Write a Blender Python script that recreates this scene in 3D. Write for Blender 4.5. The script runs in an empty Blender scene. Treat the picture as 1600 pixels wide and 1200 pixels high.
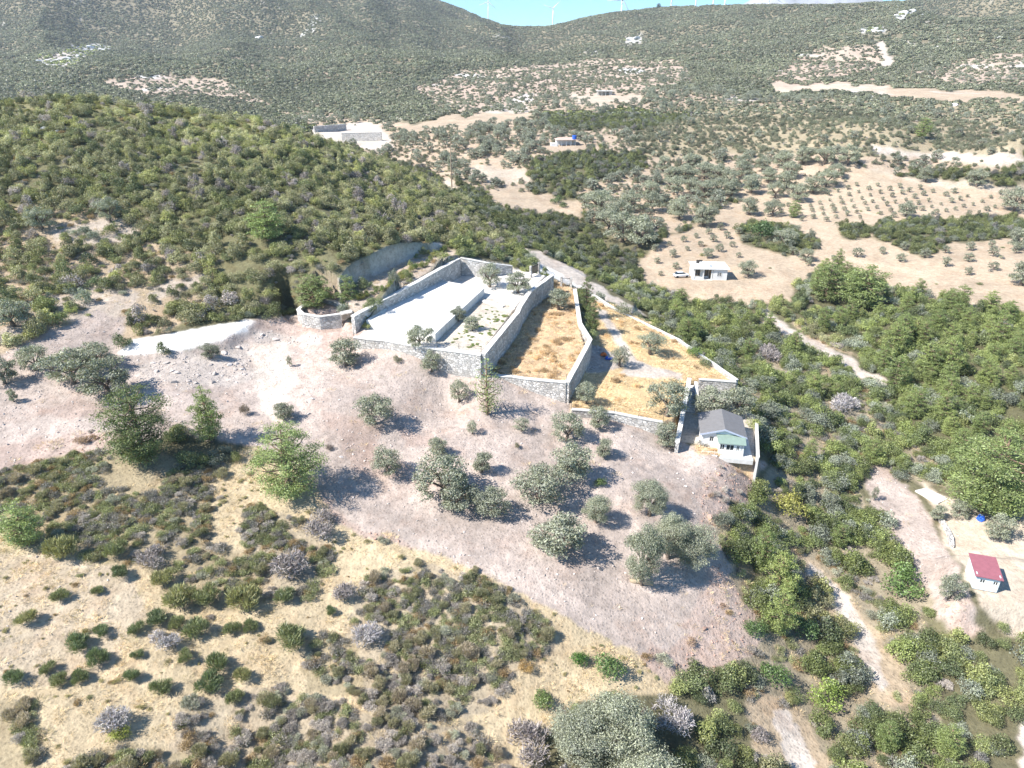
import bpy, math, random
import numpy as np
from mathutils import Vector, Matrix

# ------------------------------------------------------------------ camera, sky, sun
SC = bpy.context.scene
COL = SC.collection
F = 1081.0                       # focal length in pixels of the 1600 px wide photograph
PITCH = math.radians(25.0)
CAMZ = 60.0
SP, CP = math.sin(PITCH), math.cos(PITCH)
cd = bpy.data.cameras.new('camera'); cam = bpy.data.objects.new('camera', cd); COL.objects.link(cam)
cam.location = (0, 0, CAMZ); cam.rotation_euler = (math.pi/2 - PITCH, 0, 0)
cd.sensor_width = 36; cd.lens = F/1600*36; cd.clip_start = 0.5; cd.clip_end = 20000
SC.camera = cam
SUN_EL = math.radians(46); SUN_DIR = Vector((-0.94, -0.34, 0)).normalized()
w = bpy.data.worlds.new('World'); SC.world = w; w.use_nodes = True
nt = w.node_tree; bg = nt.nodes['Background']
sky = nt.nodes.new('ShaderNodeTexSky'); sky.sky_type = 'NISHITA'; sky.sun_disc = False
sky.sun_elevation = SUN_EL; sky.sun_rotation = math.atan2(SUN_DIR.x, SUN_DIR.y)
sky.air_density = 1.0; sky.dust_density = 0.0; sky.ozone_density = 5.0; sky.altitude = 1500
mt = nt.nodes.new('ShaderNodeMix'); mt.data_type = 'RGBA'; mt.blend_type = 'MULTIPLY'; mt.inputs[0].default_value = 1; mt.inputs[7].default_value = (.74, 1, 1.08, 1)
nt.links.new(sky.outputs[0], mt.inputs[6]); nt.links.new(mt.outputs[2], bg.inputs[0]); bg.inputs[1].default_value = 0.10
sd = bpy.data.lights.new('sun', 'SUN'); sd.energy = 5.0; sd.angle = math.radians(0.53); sd.color = (1, 0.955, 0.89)
sun = bpy.data.objects.new('sun', sd); COL.objects.link(sun)
dv = Vector((SUN_DIR.x*math.cos(SUN_EL), SUN_DIR.y*math.cos(SUN_EL), math.sin(SUN_EL)))
sun.rotation_euler = dv.to_track_quat('Z', 'Y').to_euler(); sun.location = (-60, 0, 120)
SC.view_settings.view_transform = 'Standard'; SC.view_settings.look = 'None'
SC.view_settings.exposure = 1.12; SC.view_settings.gamma = 1
HAZE = 0.00011
SC.cycles.max_bounces = 5; SC.cycles.diffuse_bounces = 3; SC.cycles.transmission_bounces = 4
SC.cycles.transparent_max_bounces = 8; SC.cycles.volume_bounces = 0

# ------------------------------------------------------------------ mapping between photo pixels and the place
def coef(py): return SP + (py-600)/F*CP                 # drop per metre of depth
def ray(px, py):
    u = (np.asarray(px, float)-800)/F; v = (np.asarray(py, float)-600)/F
    return np.stack([u, CP - v*SP, -SP - v*CP], -1)
def P(px, py, z):                                        # the point of height z seen at a pixel
    d = (CAMZ-z)/coef(py); r = ray(px, py)*d
    return Vector((r[0], r[1], z))
def PD(px, py, D):
    r = ray(px, py)*D; return Vector((r[0], r[1], CAMZ+r[2]))
def proj(x, y, z):
    dz = z-CAMZ; D = y*CP - dz*SP; D = np.where(D < 1, 1, D)
    vv = (-dz*CP - y*SP)/D
    return 800 + F*x/D, 600 + F*vv, D

# ------------------------------------------------------------------ value noise
def _h(ix, iy, s):
    h = (ix*374761393 + iy*668265263 + s*1442695041) & 0x7fffffff
    h = ((h ^ (h >> 13))*1274126177) & 0x7fffffff
    return ((h ^ (h >> 16)) & 0xffff)/65535.0
def vnoise(x, y, s=0):
    x = np.asarray(x, float); y = np.asarray(y, float)
    ix = np.floor(x).astype(np.int64); iy = np.floor(y).astype(np.int64)
    fx = x-ix; fy = y-iy; fx = fx*fx*(3-2*fx); fy = fy*fy*(3-2*fy)
    a = _h(ix, iy, s); b = _h(ix+1, iy, s); c = _h(ix, iy+1, s); d = _h(ix+1, iy+1, s)
    return (a*(1-fx)+b*fx)*(1-fy) + (c*(1-fx)+d*fx)*fy
def fbm(x, y, s=0, o=4):
    t = 0; a = 0.5; n = 0
    for k in range(o):
        t = t + a*vnoise(x*2**k + 17.3*k, y*2**k - 9.1*k, s+k); n += a; a *= 0.5
    return t/n

# ------------------------------------------------------------------ terrain heights
# (px, py, height) or (px, py, 'D', depth)
CT = [
 (0,1200,9),(400,1200,6),(800,1200,3),(1200,1200,-1),(1600,1200,-3),
 (0,1050,10.5),(400,1050,8),(800,1050,5.5),(1100,1050,1.5),(1300,1050,-2.5),(1600,1050,-1.5),
 (0,900,12.5),(400,900,10),(700,900,8.5),(1000,930,5.5),(1130,930,3.5),(1220,900,0.5),(1400,900,-1),(1600,900,1),
 (0,800,14),(400,800,12),(700,800,10.5),(1000,800,8.5),(1110,790,7.2),(1200,800,3),(1350,800,0.5),(1600,800,2),
 (0,700,16.5),(200,690,16),(400,700,14.3),(700,700,13),(1000,700,10.5),(1130,716,8.8),(1220,700,4.5),(1400,700,2.2),(1600,720,3),
 (0,600,19.5),(250,600,18),(500,600,16.8),(700,610,14.8),(888,638,13),(960,665,11.8),(1050,690,9.6),
 (1180,620,6.5),(1300,600,5),(1450,600,5),(1600,600,7),
 (0,520,23),(200,520,21),(350,520,20),(460,508,19.7),(500,516,19.6),(540,528,18.9),(600,540,19.3),(650,553,18.9),(700,574,17.4),(752,594,16.5),(800,618,14.7),
 (0,450,26),(200,450,25),(400,450,24.5),(0,400,29),(200,400,28),(400,400,28.5),(520,437,25.8),(560,412,26.8),(620,386,27.6),(675,375,26.2),(735,396,23.6),(770,402,22.3),
 (0,300,37),(200,300,36.5),(400,300,35.5),(500,320,32),(600,345,28),(705,362,25.0),(0,215,44.5),(200,212,44.5),(300,212,43.5),
 (0,160,'D',176),(100,157,'D',178),(200,163,'D',180),(300,176,'D',184),(400,195,'D',188),(500,224,'D',190),(600,262,'D',192),
 (400,230,'D',166),(500,260,'D',168),(600,300,'D',176),(700,312,'D',180),(780,372,'D',168),(820,395,'D',160),
 (850,410,18),(900,440,15.5),(960,470,12),(1000,500,9.5),(1060,530,8),(1150,590,7),
 (1050,480,5.5),(1100,432,8),(1200,470,7),(1300,480,6),(1450,480,8),(1600,450,10),
 (950,400,8),(1000,380,10),(1200,400,9.5),(1300,400,10),(1450,400,11),(1600,400,12.5),
 (900,350,12),(1000,330,13.5),(1200,320,13.5),(1400,320,15),(1600,300,18),
 (700,290,18),(800,300,16.5),(900,290,18),(1050,270,19),(1250,270,20),(1450,260,22),(1600,250,25),
 (700,250,22),(882,226,26),(1000,220,27),(1200,215,28),(1400,215,31),(1600,215,34),
 (560,215,'D',380),(640,215,'D',350),(700,180,'D',430),(850,180,'D',420),(1000,180,'D',400),(1200,180,'D',380),(1400,180,'D',360),(1600,180,'D',345),
 (500,180,'D',470),(400,170,'D',500),(200,130,'D',640),(0,130,'D',700),(945,150,'D',490),(1100,150,'D',480),(1250,132,'D',520),(1400,140,'D',480),(1600,145,'D',440),
 (0,80,'D',880),(200,80,'D',860),(400,100,'D',780),(600,120,'D',700),(700,100,'D',800),(900,110,'D',720),(1100,100,'D',700),(1300,90,'D',720),(1450,90,'D',650),(1600,90,'D',600),
 (0,20,'D',1100),(200,20,'D',1150),(400,40,'D',1100),(600,40,'D',1250),(700,60,'D',1250),(800,70,'D',1300),(900,70,'D',1100),(1100,50,'D',1050),(1300,40,'D',1000),(1450,40,'D',900),(1600,40,'D',780),
 (0,-60,'D',1400),(200,-70,'D',1450),(400,-60,'D',1500),(560,-25,'D',1600),(640,-12,'D',1700),(700,4,'D',1750),(750,28,'D',1850),(800,42,'D',1950),(850,44,'D',1850),
 (890,33,'D',1600),(940,20,'D',1500),(1000,14,'D',1450),(1060,11,'D',1420),(1150,13,'D',1400),(1240,13,'D',1380),(1350,4,'D',1300),(1450,-8,'D',1200),(1600,-25,'D',1050),(1600,-60,'D',1300),
]
# places hidden behind crests: (px, horizontal distance, height)
CH = [(0,262,45),(200,245,43),(0,310,36),(200,290,34),(400,240,28),(550,240,23),(650,235,20),(0,400,32),(200,400,30),(400,380,25),
      (0,2600,330),(400,2600,250),(700,2600,170),(850,2700,165),(1000,2100,120),(1200,2100,110),(1400,2000,120),(1600,2000,190),
      (0,4000,220),(800,4000,110),(1600,4000,150),(0,10,22),(800,10,16),(1600,10,10),(800,28,8),(1600,28,0),(0,28,14)]
def _ctrl():
    A = []
    def add(px, py, z, D=None):
        p = PD(px, py, D) if D else P(px, py, z)
        A.append((math.atan2(p.x, p.y), math.log(math.hypot(p.x, p.y)), (p.z-CAMZ)/math.hypot(p.x, p.y)))
    for c in CT:
        D = c[3] if len(c) == 4 else None; z = None if D else c[2]
        add(c[0], c[1], z, D)
        if c[0] == 0: add(-450, c[1], z, D)
        if c[0] == 1600: add(2050, c[1], z, D)
    for px, r, z in CH:
        for q in ([px, -450] if px == 0 else [px, 2050] if px == 1600 else [px]):
            A.append((math.atan((q-800)/F/0.95), math.log(r), (z-CAMZ)/r))
    return np.array(A)
_C = _ctrl(); _S = np.array([1.0, 0.62])
def _phi(d2): return 0.5*d2*np.log(d2+1e-12)
_X = _C[:, :2]*_S; _n = len(_X)
_K = _phi(((_X[:, None]-_X[None])**2).sum(-1)) + np.eye(_n)*2e-5
_Pm = np.hstack([np.ones((_n, 1)), _X])
_M = np.zeros((_n+3, _n+3)); _M[:_n, :_n] = _K; _M[:_n, _n:] = _Pm; _M[_n:, :_n] = _Pm.T
_W = np.linalg.solve(_M, np.concatenate([_C[:, 2], np.zeros(3)]))
def slope_at(az, r):
    q = np.stack([az, np.log(r)], -1)*_S; sh = q.shape[:-1]; q = q.reshape(-1, 2); out = np.empty(len(q))
    for i in range(0, len(q), 40000):
        b = q[i:i+40000]
        d2 = (b[:, :1]-_X[None, :, 0])**2 + (b[:, 1:]-_X[None, :, 1])**2
        out[i:i+40000] = _phi(d2)@_W[:_n] + _W[_n] + b@_W[_n+1:]
    return out.reshape(sh)

AZ = np.linspace(-math.radians(60), math.radians(60), 1000)
RR = np.concatenate([np.geomspace(4, 42, 60)[:-1], np.geomspace(42, 175, 560)[:-1], np.geomspace(175, 600, 260)[:-1], np.geomspace(600, 4200, 220)])
NA, NR = len(AZ), len(RR)
# coarse solve, then refine by interpolation
_ac = np.linspace(AZ[0], AZ[-1], 240); _rc = np.geomspace(4, 4200, 420)
_g = slope_at(*np.meshgrid(_ac, _rc))
def _lerp2(g, fa, fr):
    ia = np.clip(np.floor(fa).astype(int), 0, g.shape[1]-2); ir = np.clip(np.floor(fr).astype(int), 0, g.shape[0]-2)
    ta = np.clip(fa-ia, 0, 1); tr = np.clip(fr-ir, 0, 1)
    return (g[ir, ia]*(1-ta)+g[ir, ia+1]*ta)*(1-tr) + (g[ir+1, ia]*(1-ta)+g[ir+1, ia+1]*ta)*tr
gA, gR = np.meshgrid(AZ, RR)
S0 = _lerp2(_g, (gA-_ac[0])/(_ac[1]-_ac[0]), np.log(gR/4)/math.log(4200/4)*419)
GX = gR*np.sin(gA); GY = gR*np.cos(gA)
GZ = CAMZ + S0*gR
# relief: gullies and spurs on the mountains, lumps nearby
_far = np.clip((gR-380)/500, 0, 1)
GZ += _far*(fbm(GX/260, GY/260, 5, 5)-0.5)*gR*0.036
_rg = 1-np.abs(2*fbm(GX/420+GY/900, GY/650, 31, 4)-1)
GZ += _far*(_rg-0.78)*gR*0.05
_px = 800+F*np.tan(gA)/1.0*0.985
_tx = [-400, 0, 400, 600, 660, 700, 720, 740, 760, 780, 800, 850, 880, 900, 940, 1000, 1100, 1240, 1350, 1410, 1500, 1600, 2000]
_ty = [-90, -70, -50, -28, -14, 1, 9, 18, 28, 36, 42, 42, 34, 27, 20, 12, 9, 9, 3, -6, -26, -45, -90]
_py = np.interp(_px[0], _tx, _ty); _rv = ray(_px[0], _py); _ts = _rv[:, 2]/np.hypot(_rv[:, 0], _rv[:, 1])
_as = np.where(gR > 800, (GZ-CAMZ)/gR, -9).max(0); _dl = np.convolve(np.pad(_ts-_as, 4, 'edge'), np.ones(9)/9, 'valid')
_rp = np.clip((gR-650)/700, 0, 1); GZ += _dl[None]*_rp*_rp*(3-2*_rp)*gR
_mid = np.clip((gR-150)/120, 0, 1)*(1-_far)*np.where(gA < -.1, .5, 1)
GZ += _mid*(fbm(GX/30, GY/30, 8, 4)-0.5)*2.4
GZ += (fbm(GX/7, GY/7, 11, 4)-0.5)*0.62*np.clip(200/gR, 0, 1)+(fbm(GX/1.3, GY/1.3, 12, 3)-0.5)*0.16*np.clip(120/gR, 0, 1)

def _inpoly(px, py, poly):
    r = np.zeros(px.shape, bool); n = len(poly); j = n-1
    for i in range(n):
        xi, yi = poly[i]; xj, yj = poly[j]
        c = ((yi > py) != (yj > py)) & (px < (xj-xi)*(py-yi)/((yj-yi) or 1e-9)+xi)
        r ^= c; j = i
    return r
def _pdist(x, y, poly, closed=True):
    d = np.full(x.shape, 1e9); n = len(poly)
    for i in range(n if closed else n-1):
        ax, ay = poly[i][:2]; bx, by = poly[(i+1) % n][:2]; dx, dy = bx-ax, by-ay
        t = np.clip(((x-ax)*dx+(y-ay)*dy)/(dx*dx+dy*dy+1e-9), 0, 1)
        d = np.minimum(d, np.hypot(x-ax-t*dx, y-ay-t*dy))
    return d
# level or sloping terraces: list of (px, py, z); the surface is the plane fitted to them; soft = blend width outside in metres
TERR = [
 ('pool',  [(556,527,20),(650,541,20),(753,556,20),(808,490,20),(862,431,20.6),(800,418,20.6),(722,430,20.3),(640,465,20.2)], 0.0),
 ('strip', [(553,489,22.2),(718,401,23.8),(705,388,24.6),(640,405,24),(560,440,23.4),(535,468,22.4)], .5),
 ('planter', [(547,485,21.1),(522,472,21.1),(500,469,21.1),(480,475,21.1),(468,486,21.1),(475,493,21.1),(500,496,21.1),(533,493,21.1)], 0.0),
 ('grass', [(753,588,16.2),(776,586,16.3),(885,597,16.3),(915,545,16.9),(905,505,17.2),(897,450,17.6),(868,436,17.8),(815,496,17)], 0.0),
 ('rgrass', [(900,600,13.4),(915,580,13.8),(917,545,14),(925,500,14.6),(912,455,15.5),(990,494,13.4),(1060,530,12.4),(1150,595,11),(1078,597,11.6),(1066,655,11),(1035,660,11.6),(960,645,12.6),(892,640,13.3)], 0.0),
 ('yard', [(1060,690,8.9),(1180,713,8.9),(1178,650,8.9),(1120,612,9.3),(1085,612,9.6),(1068,640,9.2)], 1.2),
 ('houseyard', [(1060,440,8),(1140,440,8),(1140,425,8),(1060,425,8)], 6.0),
 ('ramp', [(190,556,19.7),(260,549,19.8),(350,527,20.2),(395,500,21),(300,512,21.2),(205,532,20.6)], 2.0),
 ('apron', [(440,492,19.9),(462,509,19.5),(500,517,19.3),(534,519,19.1),(531,499,19.6),(500,501,19.7),(470,498,19.8),(458,486,19.9),(446,480,20)], 1.5),
 ('road', [(790,380,19.3),(838,388,18.5),(885,412,16.8),(930,442,14.8),(990,474,12.5),(985,488,12.5),(920,458,14.8),(872,430,16.8),(826,404,18.5)], 2.0),
 ('hut', [(1500,870,2.2),(1600,880,2.2),(1600,940,1.8),(1500,940,1.8)], 3.0),
 ('saddle_pad', [(480,208,'D',392),(590,205,'D',392),(610,222,'D',362),(520,226,'D',362)], 12.0),
]
TP = {}
for nm, pts, soft in TERR:
    W3 = [PD(p[0], p[1], p[3]) if len(p) == 4 else P(*p) for p in pts]
    A = np.array([[v.x, v.y, 1] for v in W3]); bb = np.array([v.z for v in W3])
    cf = np.linalg.lstsq(A, bb, rcond=None)[0]
    poly = [(v.x, v.y) for v in W3]; TP[nm] = (cf, poly)
    x0, x1 = min(p[0] for p in poly)-soft-3, max(p[0] for p in poly)+soft+3
    y0, y1 = min(p[1] for p in poly)-soft-3, max(p[1] for p in poly)+soft+3
    m = (GX > x0) & (GX < x1) & (GY > y0) & (GY < y1)
    x, y = GX[m], GY[m]; pl = cf[0]*x+cf[1]*y+cf[2] + (fbm(x/2, y/2, 3, 2)-.5)*(0.25 if 'grass' in nm else 0.03)
    ins = _inpoly(x, y, poly); d = np.where(ins, 0, _pdist(x, y, poly))
    wt = np.where(ins, 1, np.clip(1-d/soft, 0, 1) if soft else 0); wt = wt*wt*(3-2*wt)
    GZ[m] = GZ[m]*(1-wt) + pl*wt

_lr = np.interp(gR[:, 0], RR, np.arange(NR))
def height(x, y):
    x = np.asarray(x, float); y = np.asarray(y, float)
    r = np.hypot(x, y); a = np.arctan2(x, y)
    return _lerp2(GZ, (a-AZ[0])/(AZ[1]-AZ[0]), np.interp(r, RR, np.arange(NR)))
_rs = np.concatenate([np.geomspace(20, 250, 500), np.geomspace(251, 4100, 400)])
def cast(px, py):
    """where the ray through a pixel meets the ground"""
    d = ray(px, py); d = np.atleast_2d(d); hz = np.hypot(d[:, 0], d[:, 1]); out = np.zeros((len(d), 3))
    for i in range(0, len(d), 2000):
        dd = d[i:i+2000]/hz[i:i+2000, None]
        X = dd[:, :1]*_rs; Y = dd[:, 1:2]*_rs; Z = CAMZ+dd[:, 2:3]*_rs
        g = height(X, Y)-Z; hit = g > 0; k = np.argmax(hit, 1); k = np.where(hit.any(1), np.maximum(k, 1), len(_rs)-1)
        idx = np.arange(len(dd)); g0 = g[idx, k-1]; g1 = g[idx, k]; t = np.clip(g0/(g0-g1+1e-9), 0, 1)
        r = _rs[k-1]*(1-t)+_rs[k]*t
        out[i:i+2000] = np.stack([dd[:, 0]*r, dd[:, 1]*r, height(dd[:, 0]*r, dd[:, 1]*r)], -1)
    return out
def G(px, py):
    p = cast([px], [py])[0]; return Vector(p)
def visible(x, y, z):
    px, py, D = proj(x, y, z); ok = (px > -15) & (px < 1615) & (py > -10) & (py < 1212)
    h = cast(px, py); r1 = np.hypot(h[:, 0], h[:, 1]); r0 = np.hypot(x, y)
    return ok & (r1 > r0*0.97-1.5)

# ------------------------------------------------------------------ what covers the ground (drawn on the photo, read back through the ground point)
# name: (albedo, {species: plants per 100 m2})
ZN = {
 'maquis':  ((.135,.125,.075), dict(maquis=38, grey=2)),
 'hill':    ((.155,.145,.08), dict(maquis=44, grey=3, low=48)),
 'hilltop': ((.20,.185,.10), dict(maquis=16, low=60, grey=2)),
 'open':    ((.38,.30,.21), dict(maquis=32, grey=8, low=30, tuft=40)),
 'opener':  ((.42,.355,.29), dict(maquis=8, grey=3, low=16, tuft=40)),
 'soil':    ((.415,.345,.30), dict(stone=50, tuft=4, rock=.8)),
 'soil2':   ((.39,.305,.26), dict(stone=60, tuft=5)),
 'redsoil': ((.41,.32,.27), dict(stone=160, rock=5, grey=7, low=9, tuft=60)),
 'rubble':  ((.40,.35,.31), dict(rock=38, stone=170)),
 'white':   ((.72,.70,.66), dict(stone=6)),
 'soil3':   ((.455,.38,.33), dict(stone=60, rock=.4)),
 'pale':    ((.53,.465,.40), dict(stone=12)),
 'sand':    ((.48,.405,.32), dict(stone=8)),
 'beige':   ((.42,.335,.245), dict(tuft=8, low=.4)),
 'beigedk': ((.44,.345,.25), dict(tuft=14)),
 'steppe':  ((.45,.365,.24), dict(tuft=150, low=42, broom=3, grey=2)),
 'steppe2': ((.42,.345,.25), dict(tuft=100, low=24, broom=.8, stone=20)),
 'dense_l': ((.31,.255,.165), dict(broom=60, grey=44, low=200, tuft=60)),
 'dense_g': ((.36,.30,.215), dict(broom=34, grey=80, low=260, tuft=60)),
 'gold':    ((.51,.38,.215), dict(tuft=420, low=12)),
 'goldb':   ((.48,.35,.215), dict(tuft=420, low=40)),
 'paving':  ((.66,.62,.56), {}),
 'gravel':  ((.50,.45,.38), dict(tuft=3)),
 'cut':     ((.62,.59,.54), dict(stone=20)),
 'litter':  ((.24,.19,.13), dict(low=14)),
 'groveg':  ((.43,.34,.25), dict(maquis=8, low=8, olive=4.2)),
 'grove2':  ((.40,.32,.24), dict(maquis=9, grey=2, low=8, olive=2.8)),
 'mead':    ((.33,.28,.19), dict(maquis=19, grey=2, low=14, olive=.3)),
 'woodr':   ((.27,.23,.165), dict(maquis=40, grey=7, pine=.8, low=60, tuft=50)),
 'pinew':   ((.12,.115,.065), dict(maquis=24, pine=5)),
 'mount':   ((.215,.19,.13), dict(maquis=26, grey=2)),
 'mountr':  ((.42,.34,.27), dict(maquis=9, low=2, olive=.7)),
 'rockface':((.46,.46,.45), dict(maquis=7)),
}
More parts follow.
